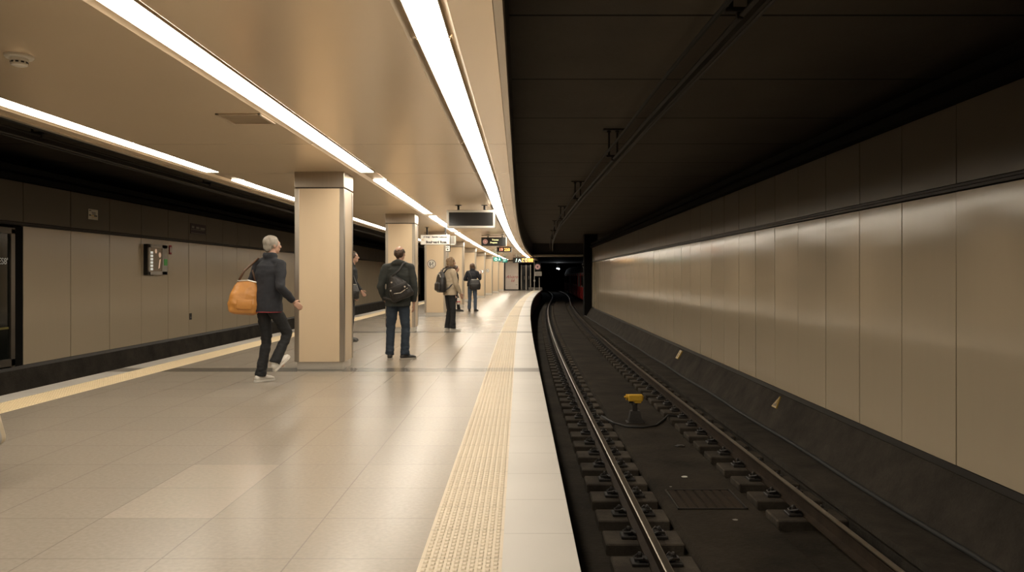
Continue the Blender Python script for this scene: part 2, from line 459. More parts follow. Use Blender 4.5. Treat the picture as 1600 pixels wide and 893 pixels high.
clab = ['large beige column nearest the camera, right of the walking person with the orange bag',
        'beige column right behind the standing man with the dark sling bag',
        'beige column bearing the round pushchair sign behind the white hanging sign',
        'beige column just right of the woman in the pale coat, mostly hidden behind her',
        'beige column just left of the woman in the dark jacket and jeans']
clab += [f'{o} beige column beyond the woman in the dark jacket and jeans' for o in ('first', 'second', 'third', 'last')]
c0 = make_column()
for k, d in enumerate(COLD):
    c = c0 if k == 0 else copy_tree(c0)
    c.location = (-3.115 + devC(d), d, 0)
    tag(c, clab[k], 'column', 'platform columns', 'thing')

# ------------------------------------------------------------------ right track bed, walls
ZR, ZB, ZBT = -.92, -1.18, -1.08
TD = frange(-2, 13, 5) + frange(13, 130, 1.5)[1:]
bm = bmesh.new()
sweep(bm, [(.0, ZB, devR), (1.5, ZB, devR), (1.54, ZBT - .01, devR), (2.44, ZBT - .01, devR), (2.48, ZB, devR), (3.2, ZB, devR), (3.2, -1.42, devR), (3.95, -1.42, devR), (3.95, -1.5, devR), (.0, -1.5, devR)], TD)
struct('trackbed_right', bm, m_bed)
bm = bmesh.new(); box(bm, -9.7, -5.4, -9, 76, -1.4, -1.15); struct('trackbed_left', bm, m_bed)

WE = 46.7
def wall_side(name, sgn, xf, zb, zt, seams, d0, d1, m_lo, m_up, upstand, corn_z, top, gap=None):
    """clad wall: sheet panels, dark channels, concrete upstand, cornice"""
    rnd = random.Random(3)
    bm = bmesh.new()
    for a, b in ((d0, d1),):
        sweep(bm, [(sgn * .05, zb - .1, xf), (sgn * .3, zb - .1, xf), (sgn * .3, top, xf), (sgn * .05, top, xf)], [a, b])
    root = struct(name, bm, m_black)
    lo, up = bmesh.new(), bmesh.new()
    for a, b in zip(seams, seams[1:]):
        for bmx, z0, z1 in ((lo, zb, zt), (up, zt + .085, corn_z)):
            if bmx is lo and gap and a < gap: continue
            tilt = rnd.gauss(0, .0016); t2 = rnd.gauss(0, .0012)
            xa = xf(a) ; xb = xf(b)
            b2 = bmesh.new()
            g = .008
            co_ = []
            for (y, xx) in ((a + g, xa), (b - g, xb)):
                for z in (z0, z1):
                    s = (-.5 if y < (a + b) / 2 else .5) * tilt * (b - a) + ((-.5) if z == z0 else .5) * t2 * (z1 - z0)
                    co_.append((xx + s, y, z))
            f = [b2.verts.new(c) for c in co_]; r_ = [b2.verts.new((c[0] + sgn * .045, c[1], c[2])) for c in co_]
            for q in ((0, 1, 3, 2), (0, 2, 6, 4), (1, 5, 7, 3), (0, 4, 5, 1), (2, 3, 7, 6), (4, 6, 7, 5)):
                al = f + r_; b2.faces.new([al[i] for i in q])
            merge(bmx, b2)
    obj_from_bm('lower_cladding', lo, m_lo, root); obj_from_bm('upper_cladding', up, m_up, root)
    bm = bmesh.new(); ds = [max(d0, gap) if gap else d0, d1]
    sweep(bm, [(-sgn * .03, zt + .012, xf), (sgn * .04, zt + .012, xf), (sgn * .04, zt + .075, xf), (-sgn * .012, zt + .075, xf), (-sgn * .012, zt + .05, xf), (-sgn * .03, zt + .04, xf)], [d0, d1])
    obj_from_bm('channel_rail', bm, m_wtrim, root)
    bm = bmesh.new(); sweep(bm, [(-sgn * .02, zb - .075, xf), (sgn * .05, zb - .075, xf), (sgn * .05, zb - .006, xf), (-sgn * .005, zb - .006, xf)], [d0, d1])
    obj_from_bm('base_rail', bm, m_wtrim, root)
    bm = bmesh.new(); sweep(bm, [(x, z, xf) for x, z in upstand], frange(d0, d1, 3)); obj_from_bm('concrete_upstand', bm, m_conc, root)
    bm = bmesh.new()
    sweep(bm, [(-sgn * .10, corn_z + .02, xf), (-sgn * .10, corn_z + .12, xf), (-sgn * .02, corn_z + .16, xf), (sgn * .1, corn_z + .16, xf), (sgn * .1, corn_z + .02, xf)], [d0, d1])
    sweep(bm, [(-sgn * .06, corn_z + .2, xf), (-sgn * .06, corn_z + .3, xf), (sgn * .1, corn_z + .3, xf), (sgn * .1, corn_z + .2, xf)], [d0, d1])
    obj_from_bm('cornice', bm, m_black, root)
    return root
sr = [7.57 + 1.081 * k for k in range(-8, 37)]
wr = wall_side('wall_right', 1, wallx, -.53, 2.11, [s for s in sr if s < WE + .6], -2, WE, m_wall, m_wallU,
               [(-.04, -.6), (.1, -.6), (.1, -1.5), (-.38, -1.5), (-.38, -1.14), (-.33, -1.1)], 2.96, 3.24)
# cable duct at the foot of the right wall
bm = bmesh.new()
sweep(bm, [(-.86, -1.09, wallx), (-.30, -1.09, wallx), (-.30, -1.4, wallx), (-.80, -1.42, wallx), (-.80, -1.17, wallx), (-.86, -1.16, wallx)], frange(-2, WE, 2))
struct('cable_duct_right', bm, m_conc)
wlx = lambda d: -9.57
sl = [4.0, 5.6, 7.2, 8.8, 10.4, 12.0, 13.5, 15.07, 16.67, 18.25, 19.78, 21.28, 22.62, 23.88, 25.2, 26.46, 27.7] + [27.7 + 1.22 * k for k in range(1, 40)]
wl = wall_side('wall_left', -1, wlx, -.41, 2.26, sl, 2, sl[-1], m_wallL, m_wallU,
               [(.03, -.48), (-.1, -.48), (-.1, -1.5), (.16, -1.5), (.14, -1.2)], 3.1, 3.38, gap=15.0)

# tunnel ceilings
bm = bmesh.new(); sweep(bm, [(-.2, 3.8, devR), (-.2, 4.0, devR), (9.5, 4.0, None), (9.5, 3.8, None)], frange(-2, 13, 5) + frange(13, 60, 2)[1:])
struct('ceiling_tunnel_right', bm, m_tceil)
bm = bmesh.new(); box(bm, 9.3, 9.6, -2, WE, -1.5, 4); struct('wall_behind_cladding', bm, m_black)
bm = bmesh.new(); box(bm, -13.5, -4.4, 0, 76, 3.8, 4.0); struct('ceiling_tunnel_left', bm, m_tceil)
# wall end pillar, portal beam and the tunnel beyond
bm = bmesh.new(); box(bm, wallx(WE) - .44, wallx(WE) + .35, WE + .02, WE + .9, -1.5, 3.9, .01); struct('pillar_wall_end', bm, m_black)
bm = bmesh.new(); box(bm, .3, 9.5, 60, 61, 2.92, 3.95)
pb = struct('portal_beam', bm, m_dark)
bm = bmesh.new(); box(bm, .3, 9.5, 59.7, 61, 2.80, 2.93); obj_from_bm('beam_lip', bm, M('lit_tone_concrete', (.42, .36, .28), .8), pb)  # light along the beam's lower edge is put into a paler concrete colour
bm = bmesh.new(); box(bm, -.2, 10, 61, 140, 3.3, 3.5); struct('ceiling_tunnel_end', bm, m_dark)
bm = bmesh.new(); box(bm, 9.5, 9.8, WE, 140, -1.5, 4); struct('wall_tunnel_right', bm, m_dark)
bm = bmesh.new(); box(bm, 1.4, 1.7, 78, 140, -1.5, 4); box(bm, 1.4, 9.8, 138, 139, -1.5, 4); struct('wall_tunnel_end', bm, m_dark)
bm = bmesh.new(); box(bm, 3.9, 9.6, WE, 140, -1.4, -1.15); struct('trackbed_far', bm, m_bed)
bm = bmesh.new(); box(bm, -9.9, 1.7, 77, 77.3, -1.5, 4); struct('wall_platform_end', bm, m_black)

# ------------------------------------------------------------------ rails, sleeper blocks
def rail(x0, label):
    rp = [(-.07, ZBT), (.07, ZBT), (.07, ZBT + .012), (.012, ZBT + .03), (.01, ZR - .045), (.034, ZR - .034), (.034, ZR - .004), (-.034, ZR - .004), (-.034, ZR - .034), (-.01, ZR - .045), (-.012, ZBT + .03), (-.07, ZBT + .012)]
    ds = frange(2, 13, 2) + frange(13, 128, 1)[1:]
    bm = bmesh.new(); sweep(bm, [(x0 + x, z, devR) for x, z in rp], ds)
    o = obj_from_bm('running_rail', bm, m_rust); tag(o, label, 'rail', 'running rails of the right track', 'thing')
    bm = bmesh.new(); sweep(bm, [(x0 + x, z, devR) for x, z in [(-.034, ZR - .012), (.034, ZR - .012), (.034, ZR - .004), (.024, ZR), (-.024, ZR), (-.034, ZR - .004)]], ds)
    obj_from_bm('rail_head', bm, m_railtop, o)['label'] = 'shiny worn rail head'
    return o
XA, XB = 1.13, 2.87
rail(XA, 'long steel rail nearer the platform edge on the right track')
rail(XB, 'long steel rail nearer the right wall on the right track')
def make_block():
    bm = bmesh.new(); box(bm, -.36, .34, -.19, .19, ZB - .05, ZBT, .012, 1)
    o = obj_from_bm('sleeper_block', bm, m_block)
    for s in (-1, 1):
        bm = bmesh.new()
        box(bm, s * .14 - .07, s * .14 + .07, -.075, .075, ZBT, ZBT + .03, .006)
        box(bm, s * .11 - .04, s * .11 + .04, -.05, .05, ZBT + .03, ZBT + .055, .008)
        tube(bm, [(s * .075, -.05, ZBT + .03), (s * .12, -.07, ZBT + .07), (s * .18, -.03, ZBT + .05), (s * .18, .03, ZBT + .05), (s * .12, .07, ZBT + .07), (s * .075, .05, ZBT + .03)], .011, 6)
        lathe(bm, [(0, ZBT + .03), (.022, ZBT + .03), (.022, ZBT + .085), (.012, ZBT + .1), (0, ZBT + .1)], 6, Matrix.Translation((s * .14, 0, 0)))
        obj_from_bm('rail_clip', bm, m_clip, o)['label'] = 'dark oily rail fastening'
    return o
blk = make_block(); first = True
for x0, nm in ((XA, 'left'), (XB, 'right')):
    k = 0; d = 6.28 + .19
    i = 0
    while d < 62:
        if nm == 'left' or d > 7.4:
            o = blk if first else copy_tree(blk); first = False
            o.location = (x0 + devR(d), d, 0); o.rotation_euler = (0, 0, -math.atan((devR(d + .5) - devR(d - .5))))
            if i < 20:
                lab = f'concrete block under the {nm} rail, {ORD1[i]} up from the bottom of the photo' if nm == 'left' else f'concrete block under the right rail, {ORD1[i]} counted from the nearest'
            else: lab = f'one of the small distant concrete blocks under the {nm} rail'
            tag(o, lab, 'sleeper block', f'concrete blocks under the {nm} rail', 'thing'); i += 1
        d += .667
# cables along the track foot
def tubething(name, pts, r, m, label, cat, n=8, group=None):
    bm = bmesh.new(); tube(bm, pts, r, n); o = obj_from_bm(name, bm, m, None, True); tag(o, label, cat, group, 'thing'); return o
tubething('cable', [(wallx(d) - .40 + .02 * math.sin(d * 1.3), d, -1.06) for d in frange(2, WE, 1.2)], .026, m_rubber, 'dark cable lying on the concrete duct along the right wall', 'cable', 8)

# yellow device on pedestal between the rails
def track_device():
    d = 12.8; x = (992 - CX) / F * d
    t = empty('track_device', (x, d, ZBT - .01)); tag(t, 'small yellow device on a dark pedestal between the two rails', 'track device', kind='thing')
    bm = bmesh.new()
    b = bmesh.new()
    v0 = [b.verts.new((sx * .115, sy * .1, 0)) for sx, sy in ((-1, -1), (1, -1), (1, 1), (-1, 1))]
    v1 = [b.verts.new((sx * .075, sy * .07, .19)) for sx, sy in ((-1, -1), (1, -1), (1, 1), (-1, 1))]
    b.faces.new(v0[::-1]); b.faces.new(v1)
    for i in range(4): b.faces.new((v0[i], v0[(i + 1) % 4], v1[(i + 1) % 4], v1[i]))
    merge(bm, b); box(bm, -.14, .14, -.12, .12, -.005, .015, .004)
    obj_from_bm('pedestal', bm, m_clip, t)
    bm = bmesh.new(); box(bm, -.045, .035, -.04, .04, .185, .29, .008); cyl(bm, (-.005, 0, .28), (-.005, 0, .33), .05, 16); obj_from_bm('neck', bm, m_clip, t)
    bm = bmesh.new(); box(bm, -.115, .125, -.06, .06, .345, .455, .018, 3); box(bm, -.02, .10, -.052, .052, .315, .36, .014, 2)
    cyl(bm, (-.145, 0, .41), (-.11, 0, .41), .05, 16); cyl(bm, (-.175, 0, .415), (-.14, 0, .415), .016, 10); cyl(bm, (.12, 0, .40), (.14, 0, .40), .03, 12)
    obj_from_bm('yellow_head', bm, m_yellow, t)['label'] = 'yellow painted head'
    bm = bmesh.new(); box(bm, -.10, -.03, -.03, .03, .315, .343, .006); obj_from_bm('under_bracket', bm, m_blackpl, t)
track_device()
def gp(px, py, z=-1.075):
    d = dfloor(py, z); return Vector(((px - CX) / F * d, d, z))
tubething('cable', [gp(940, 650), gp(958, 660), gp(980, 666), gp(1005, 667), gp(1025, 664), gp(1036, 656), gp(1044, 650) + Vector((0, 0, .02)), gp(1062, 651)], .018, m_rubber, 'black cable looping round the yellow track device', 'cable')
# drain grate
def grate():
    t = empty('drain_grate', (1.98, 8.37, ZBT - .008)); tag(t, 'flat metal drain grate let into the slab between the rails', 'drain grate', kind='thing')
    bm = bmesh.new()
    for a in (-.36, .345): box(bm, a, a + .015, -.36, .36, -.01, .012)
    for a in (-.36, .345): box(bm, -.36, .36, a, a + .015, -.01, .012)
    obj_from_bm('frame', bm, m_clip, t)
    bm = bmesh.new()
    for i in range(7):
        x = -.33 + i * .098; box(bm, x, x + .07, -.34, .34, -.01, .006)
    obj_from_bm('slats', bm, m_rust, t)
grate()
sc0 = None
for i, (px, py, lab, cc, s) in enumerate([(1070, 745, 'white paper scrap lying between the rails above the drain grate', m_white, .03), (1137, 775, 'pale litter speck just right of the drain grate', m_grey, .015),
        (1149, 812, 'small pale litter right below the drain grate', m_grey, .02), (1062, 697, 'dark leaf-like scrap lying between the rails beyond the drain grate', m_clip, .05), (1048, 760, 'tiny pale fragment above the left corner of the drain grate', m_grey, .012)]):
    bm = bmesh.new(); b = bmesh.new(); bmesh.ops.create_icosphere(b, subdivisions=2, radius=s)
    for v in b.verts:
        q = v.co * 60; v.co = Vector((v.co.x * 1.3, v.co.y, v.co.z * .3)) * (1 + .5 * noise.noise(q + Vector((i * 7, 0, 0))))
    merge(bm, b); o = obj_from_bm('litter_scrap', bm, cc); o.location = gp(px, py, ZBT - .01) + Vector((0, 0, s * .2)); tag(o, lab, 'litter', 'litter on the track', 'thing')

# ------------------------------------------------------------------ overhead conductor rails
def conductor(xf, z, d0, d1, label, hs, gname, hlab, side):
    bm = bmesh.new(); ds = frange(d0, d1, 1.0)
    pr = [(-.045, .11), (.045, .11), (.045, .095), (.012, .085), (.02, .02), (.012, 0), (-.012, 0), (-.02, .02), (-.012, .085), (-.045, .095)]
    sweep(bm, [(x, z + zz, xf) for x, zz in pr], ds)
    o = obj_from_bm('overhead_conductor_rail', bm, m_alum); tag(o, label, 'conductor rail', 'overhead conductor rails', 'thing')
    bm = bmesh.new(); tube(bm, [(xf(d), d, z - .012) for d in ds], .014, 6); obj_from_bm('contact_wire', bm, m_clip, o)
    bm = bmesh.new(); tube(bm, [(xf(d) - side * .17, d, z + .16 + .015 * math.sin(d)) for d in ds], .022, 6); obj_from_bm('feeder_cable', bm, m_rubber, o)
    for i, d in enumerate(hs):
        t = empty('conductor_hanger', (xf(d), d, 3.8))
        tag(t, hlab(i), 'hanger', gname, 'thing')
        bm = bmesh.new(); box(bm, -.2, .16, -.07, .07, -.03, 0, .004); obj_from_bm('ceiling_plate', bm, m_clip, t)
        for x in (-.1, .04):
            bm = bmesh.new(); cyl(bm, (x, 0, -.03), (x, 0, z + .15 - 3.8), .018, 8); lathe(bm, [(0, 0), (.035, 0), (.035, .02), (.02, .03), (0, .03)], 10, Matrix.Translation((x, 0, -.06)))
            obj_from_bm('rod', bm, m_clip, t)
        bm = bmesh.new(); box(bm, -.15, .09, -.03, .03, z + .13 - 3.8, z + .165 - 3.8, .004); box(bm, -.06, .06, -.025, .025, z + .075 - 3.8, z + .14 - 3.8, .006); obj_from_bm('clamp', bm, m_clip, t)
m_alum = M('dull_aluminium', (.035, .03, .025), .5, .3, var=.2)
def xcR(d):
    pts = [(0, 1.78), (5, 1.74), (10, 1.65), (20, 1.56), (30, 1.56)]
    if d > 30: return 1.56 + devR(d) - devR(30)
    for (a, x), (b, y) in zip(pts, pts[1:]):
        if a <= d <= b: return x + (y - x) * (d - a) / (b - a)
    return 1.78
conductor(xcR, 3.19, 1, 60, 'dull overhead conductor rail running under the dark right tunnel ceiling', [6.0 + 7.31 * k for k in range(7)], 'hangers of the right conductor rail',
          lambda i: f'dark two-rod hanger on the right tunnel ceiling, {ORD[i]} from the camera', 1)
conductor(lambda d: -6.9 + devL(d) * .5, 3.2, 6, 60, 'overhead conductor rail under the dark ceiling above the left track', [11.2, 17.2, 24.5], 'hangers of the left conductor rail',
          lambda i: f'dark two-rod hanger above the left track, {ORD[i]} from the camera', -1)

# ------------------------------------------------------------------ signs hanging over the platform
def sign_box(name, x0, y0, x1, y1, d, depth, mfr, mface, label, cat, border=.03, hang=(), facey=.004, group=None, hm=None):
    a, b = P(x0, y1, d), P(x1, y0, d)
    cx = (a.x + b.x) / 2; zc = (a.z + b.z) / 2; hw = (b.x - a.x) / 2; hh = (b.z - a.z) / 2
    t = empty(name, (cx, d, zc)); tag(t, label, cat, group, 'thing')
    bm = bmesh.new(); box(bm, -hw, hw, 0, depth, -hh, hh, min(.012, hh * .2), 2); obj_from_bm('housing', bm, mfr, t)
    bm = bmesh.new(); box(bm, -hw + border, hw - border, -facey, .01, -hh + border, hh - border); obj_from_bm('face', bm, mface, t)
    for hx in hang:
        bm = bmesh.new(); box(bm, hx - .022, hx + .022, depth * .3, depth * .3 + .044, hh, ZC - zc, .004); box(bm, hx - .06, hx + .06, depth * .3 - .04, depth * .3 + .08, ZC - zc - .012, ZC - zc, .003)
        obj_from_bm('hanger', bm, hm or m_blackpl, t)
    return t, hw, hh
t, hw, hh = sign_box('information_display', 698, 328, 774, 356, 15.85, .16, m_silver, m_screen_off, 'blank dark hanging display screen with a pale silver frame', 'display', .045, (-.26, .27))
bm = bmesh.new(); box(bm, -hw, hw, -.012, .02, hh - .028, hh, .008, 2); box(bm, -hw, hw, -.012, .02, -hh, -hh + .028, .008, 2); box(bm, -hw, -hw + .03, -.012, .02, -hh, hh, .008, 2); box(bm, hw - .03, hw, -.012, .02, -hh, hh, .008, 2)
obj_from_bm('bezel', bm, m_silver, t)
t, hw, hh = sign_box('direction_sign', 657, 366.5, 703, 382, 23.0, .2, m_white, m_signwhite, 'white hanging direction sign with dark lettering in front of the third column', 'sign', .012, (-.25, .3))
text('lettering', 'c/ Aragó  Rambla Catalunya', .062, m_ink, t, (.0, -.006, hh * .55), bold=.0025); text('lettering', 'Boulevard Rosa', .095, m_ink, t, (.03, -.006, -hh * .5), bold=.005)
text('arrow', '<', .16, m_ochre, t, (-hw + .07, -.006, -.01), sx=1.2)
bm = bmesh.new(); box(bm, hw + .012, hw + .17, .03, .22, -hh - .005, hh - .03, .006); obj_from_bm('end_box', bm, m_grey, t)
bm = bmesh.new(); box(bm, hw + .135, hw + .172, .024, .2, -hh - .006, hh - .028, .004); box(bm, hw + .012, hw + .172, .024, .2, -hh - .008, -hh + .02, .004); obj_from_bm('end_trim', bm, m_white, t)
t, hw, hh = sign_box('next_train_sign', 752, 370.5, 791, 384, 27.1, .14, m_blackpl, m_screen_off, 'black hanging train sign with a pinkish roundel and small pale yellow letters', 'sign', .02, (-.2, .3))
bm = bmesh.new(); box(bm, hw - .012, hw + .02, -.006, .14, -hh, hh, .003); obj_from_bm('end_cap', bm, m_silver, t)
bm = bmesh.new(); tube(bm, [(-hw + .14 + .07 * math.cos(a), -.006, .07 * math.sin(a)) for a in frange(0, 2 * PI, .4)], .013, 6); cyl(bm, (-hw + .14, -.004, 0), (-hw + .14, -.008, 0), .045, 16); obj_from_bm('roundel', bm, m_pink, t)
text('lettering', 'Trinitat', .075, m_led_p, t, (.05, -.006, .06)); text('lettering', 'Propera', .075, m_led_p, t, (.0, -.006, -.035))
bm = bmesh.new(); box(bm, -hw, hw * .75, .0, .03, ZC - t.location.z - .05, ZC - t.location.z - .02, .004); obj_from_bm('mounting_rail', bm, m_steel, t)
t, hw, hh = sign_box('led_sign', 776, 385.5, 800, 394, 38.0, .14, m_grey, m_blackpl, 'small hanging sign with glowing orange digits, beyond the black train sign', 'sign', .03, (-.2, .2))
text('digits', '19', .19, m_led_r, t, (-.16, -.008, -.005)); text('digits', '250', .19, m_led_o, t, (.13, -.008, -.005))
t, hw, hh = sign_box('exit_sign', 771, 401.5, 784, 408, 50.0, .1, m_green, m_green, 'green illuminated exit sign with white symbols near the far columns', 'sign', .01, (0,))
bm = bmesh.new(); tube(bm, [(-.1 + .07 * math.cos(a), -.008, .07 * math.sin(a)) for a in frange(0, 2 * PI, .4)], .016, 6); cyl(bm, (.13, -.01, .06), (.13, -.005, .06), .025, 10)
tube(bm, [(.12, -.008, .03), (.10, -.008, -.03), (.07, -.008, -.08)], .014, 5); tube(bm, [(.10, -.008, -.03), (.16, -.008, -.05), (.16, -.008, -.09)], .014, 5); tube(bm, [(.07, -.008, 0), (.13, -.008, .02), (.18, -.008, -.01)], .012, 5)
obj_from_bm('symbols', bm, m_exitw, t)
t, hw, hh = sign_box('exit_sign', 785, 404, 793, 410, 58.0, .1, m_blackpl, m_green, 'dark green small sign just right of and beyond the bright exit sign', 'sign', .02, (0,))
bm = bmesh.new(); box(bm, -.12, .12, -.008, .0, .03, .05); box(bm, -.12, .05, -.008, .0, -.03, -.01); obj_from_bm('lettering', bm, m_exitw, t)
t, hw, hh = sign_box('yellow_indicator_sign', 801.5, 402, 834, 410.5, 58.0, .16, m_blackpl, m_screen_off, 'wide black hanging sign with glowing yellow characters at the far platform end', 'sign', .02, (-.4, .4))
bm = bmesh.new(); prism(bm, [(-.58, -.13), (-.53, -.13), (-.47, .13), (-.52, .13)], -.01, 0); prism(bm, [(-.40, -.12), (-.35, -.12), (-.28, .03), (-.20, -.12), (-.14, -.12), (-.26, .09), (-.31, .09)], -.01, 0); obj_from_bm('white_symbols', bm, m_exitw, t)
bm = bmesh.new()
for x in (-.1, .14, .36, .56):
    box(bm, x, x + .05, -.01, 0, -.13, .13); box(bm, x, x + .16, -.01, 0, .08, .13); box(bm, x, x + .16, -.01, 0, -.13, -.08)
    box(bm, x + .11, x + .16, -.01, 0, -.13 if x > .1 else -.0, .13)
    if x in (.36, .56): box(bm, x, x + .16, -.01, 0, -.02, .03)
obj_from_bm('yellow_characters', bm, m_led_y, t)
# flag sign and round signs on columns
def flag_sign(px, py, w, d, label):
    c = P(px, py, d); t = empty('flag_sign', c); tag(t, label, 'sign', kind='thing')
    bm = bmesh.new(); box(bm, -w / 2 - .02, w / 2 + .02, .01, .04, -w / 2 - .02, w / 2 + .02, .006); obj_from_bm('backplate', bm, m_blackpl, t)
    bm = bmesh.new(); box(bm, -w / 2, w / 2, 0, .02, -w / 2, w / 2, .004); obj_from_bm('face', bm, m_signwhite, t)
    bm = bmesh.new(); cyl(bm, (.02, -.006, -.03), (.02, .0, -.03), w * .14, 12); tube(bm, [(-.03, -.004, w * .1), (0, -.004, w * .3), (.05, -.004, w * .2)], .01, 5); obj_from_bm('symbol', bm, m_ink, t)
    bm = bmesh.new(); box(bm, -w / 2 - .14, -w / 2 - .01, .015, .035, -.02, .02); obj_from_bm('bracket', bm, m_blackpl, t)
flag_sign(698.5, 388, .17, 25.5, 'small white flag sign on the third column, below the white direction sign')
def round_sign(px, py, r, d, label):
    c = P(px, py, d); t = empty('prohibition_sign', c); tag(t, label, 'sign', 'round signs on the columns', 'thing')
    RX = Matrix.Rotation(PI / 2, 4, 'X')
    bm = bmesh.new(); lathe(bm, [(0, 0), (r, 0), (r, .006), (0, .006)], 32, RX); obj_from_bm('disc', bm, m_white, t)
    bm = bmesh.new(); tube(bm, [(r * .86 * math.cos(a), -.008, r * .86 * math.sin(a)) for a in frange(0, 2 * PI, .2)], r * .07, 6); obj_from_bm('ring', bm, M('sign_ring_brown', (.16, .085, .06), .5), t)
    bm = bmesh.new()
    tube(bm, [(-r * .4, -.008, r * .15), (-r * .4, -.008, -r * .35)], r * .08, 6); cyl(bm, (-r * .36, -.004, r * .28), (-r * .36, -.011, r * .28), r * .13, 12)
    tube(bm, [(-r * .35, -.008, -r * .05), (r * .2, -.008, -r * .05), (r * .28, -.008, r * .45)], r * .09, 6)
    for x in (-.25, .3): cyl(bm, (r * x, -.004, -r * .42), (r * x, -.011, -r * .42), r * .12, 12)
    obj_from_bm('pushchair_symbol', bm, m_ink, t)
round_sign(674.5, 412, .15, COLD[2] - .002, 'round white pushchair prohibition sign on the third column')
round_sign(762.0, 422.5, .13, COLD[6] - .002, 'tiny round sign on a far column beyond the woman in the dark jacket')

# ------------------------------------------------------------------ ceiling fittings
def smoke():
    d = 1.4 * F / (CY - 96); x = (30 - CX) / F * d
    t = empty('smoke_detector', (x, d, ZC)); tag(t, 'round white smoke detector on the beige ceiling at upper left', 'smoke detector', kind='thing')
    bm = bmesh.new(); lathe(bm, [(0, 0), (.085, 0), (.085, -.014), (.078, -.022), (0, -.022)], 32); obj_from_bm('base', bm, m_white, t)
    bm = bmesh.new(); lathe(bm, [(0, -.02), (.055, -.022), (.054, -.038), (.05, -.04), (.05, -.055), (.047, -.066), (.03, -.072), (0, -.073)], 32); obj_from_bm('head', bm, m_white, t)
    bm = bmesh.new()
    for k in range(10):
        a = 2 * PI * k / 10; Mx = Matrix.Rotation(a, 4, 'Z'); box(bm, .047, .0515, -.009, .009, -.054, -.043, 0, 1, Mx)
    obj_from_bm('vent_slots', bm, m_blackpl, t)
smoke()
def vent():
    zc = ZC; k = 1.44 * F
    d0, d1 = k / (CY - 179), k / (CY - 191)
    xa = (385 - CX) / F * (d0 + d1) / 2
    w = .2; t = empty('ceiling_vent', (xa, (d0 + d1) / 2, ZC)); tag(t, 'rectangular beige air grille in the ceiling left of the middle light line', 'air vent', kind='thing')
    L = (d1 - d0) / 2 + .05
    bm = bmesh.new(); box(bm, -w, w, -L, -L + .03, -.012, .01, .003); box(bm, -w, w, L - .03, L, -.012, .01, .003); box(bm, -w, -w + .03, -L, L, -.012, .01, .003); box(bm, w - .03, w, -L, L, -.012, .01, .003)
    obj_from_bm('frame', bm, m_lip, t)
    bm = bmesh.new()
    n = 12
    for i in range(n):
        y = -L + .035 + i * (2 * L - .07) / (n - 1); box(bm, -w + .03, w - .03, y - .006, y + .006, -.004, .012, 0, 1)
    obj_from_bm('slats', bm, m_grille, t)
vent()

# ------------------------------------------------------------------ things on the left wall
WXL = -9.57
def lw(px, py, X=WXL):
    d = X * F / (px - CX); return Vector((X, d, H + (CY - py) / F * d))
RL = (PI / 2, 0, PI / 2)
def wallbox(bm, x0, x1, y0, y1, z0, z1, bev=0): box(bm, x0, x1, y0, y1, z0, z1, bev, 2)
def info_case():
    a = lw(228, 430); b = lw(258, 384)
    y0, y1 = 19.9, 20.95; z0, z1 = 1.33, 2.12
    t = empty('poster_display_case', (WXL, (y0 + y1) / 2, z0)); tag(t, 'grey wall-mounted display case with a lit picture on the left wall', 'display case', kind='thing')
    L = (y1 - y0) / 2; Hh = z1 - z0
    bm = bmesh.new(); wallbox(bm, 0, .11, -L, L, 0, Hh, .01); obj_from_bm('case', bm, m_blackpl, t)
    bm = bmesh.new()
    for aa in ((-L, L, 0, .09), (-L, L, Hh - .09, Hh), (-L, -L + .1, 0, Hh), (L - .3, L, 0, Hh)): wallbox(bm, .10, .135, *aa, .006)
    obj_from_bm('frame', bm, M('case_frame_grey', (.50, .45, .38), .4), t)
    ph = bmesh.new(); wallbox(ph, .1, .118, -L + .1, L - .3, .09, Hh - .09); sc = obj_from_bm('screen', ph, glow('picture_brown', (.10, .065, .035), .5), t)
    pw = glow('picture_white', (.8, .78, .68), .55); pk = glow('picture_skin', (.62, .42, .28), .5)
    bm = bmesh.new()
    for i in range(6): wallbox(bm, .118, .121, -L + .12, -L + .26, .12 + i * .085, .12 + i * .085 + .06)
    obj_from_bm('caption', bm, pw, sc)
    bm = bmesh.new()
    b2 = bmesh.new(); bmesh.ops.create_uvsphere(b2, u_segments=16, v_segments=8, radius=.07); bmesh.ops.scale(b2, vec=(.03, 1, 1), verts=b2.verts); bmesh.ops.translate(b2, vec=(.119, .12, Hh * .66), verts=b2.verts); merge(bm, b2)
    prism(bm, [(.03, .16), (.10, .18), (.17, .42), (.09, .40)], -.003, 0, Matrix.Translation((.119, 0, 0)) @ Matrix.Rotation(PI / 2, 4, 'Z'))
    b2 = bmesh.new(); bmesh.ops.create_uvsphere(b2, u_segments=16, v_segments=8, radius=.06); bmesh.ops.scale(b2, vec=(.03, 1, 1), verts=b2.verts); bmesh.ops.translate(b2, vec=(.119, -.1, Hh * .78), verts=b2.verts); merge(bm, b2)
    obj_from_bm('figure', bm, pk, sc)
    bm = bmesh.new(); wallbox(bm, .135, .142, L - .2, L - .02, .25, .42); obj_from_bm('green_label', bm, M('label_green', (.06, .28, .05), .5, emit=(.1, .5, .08), estr=.1), t)
info_case()
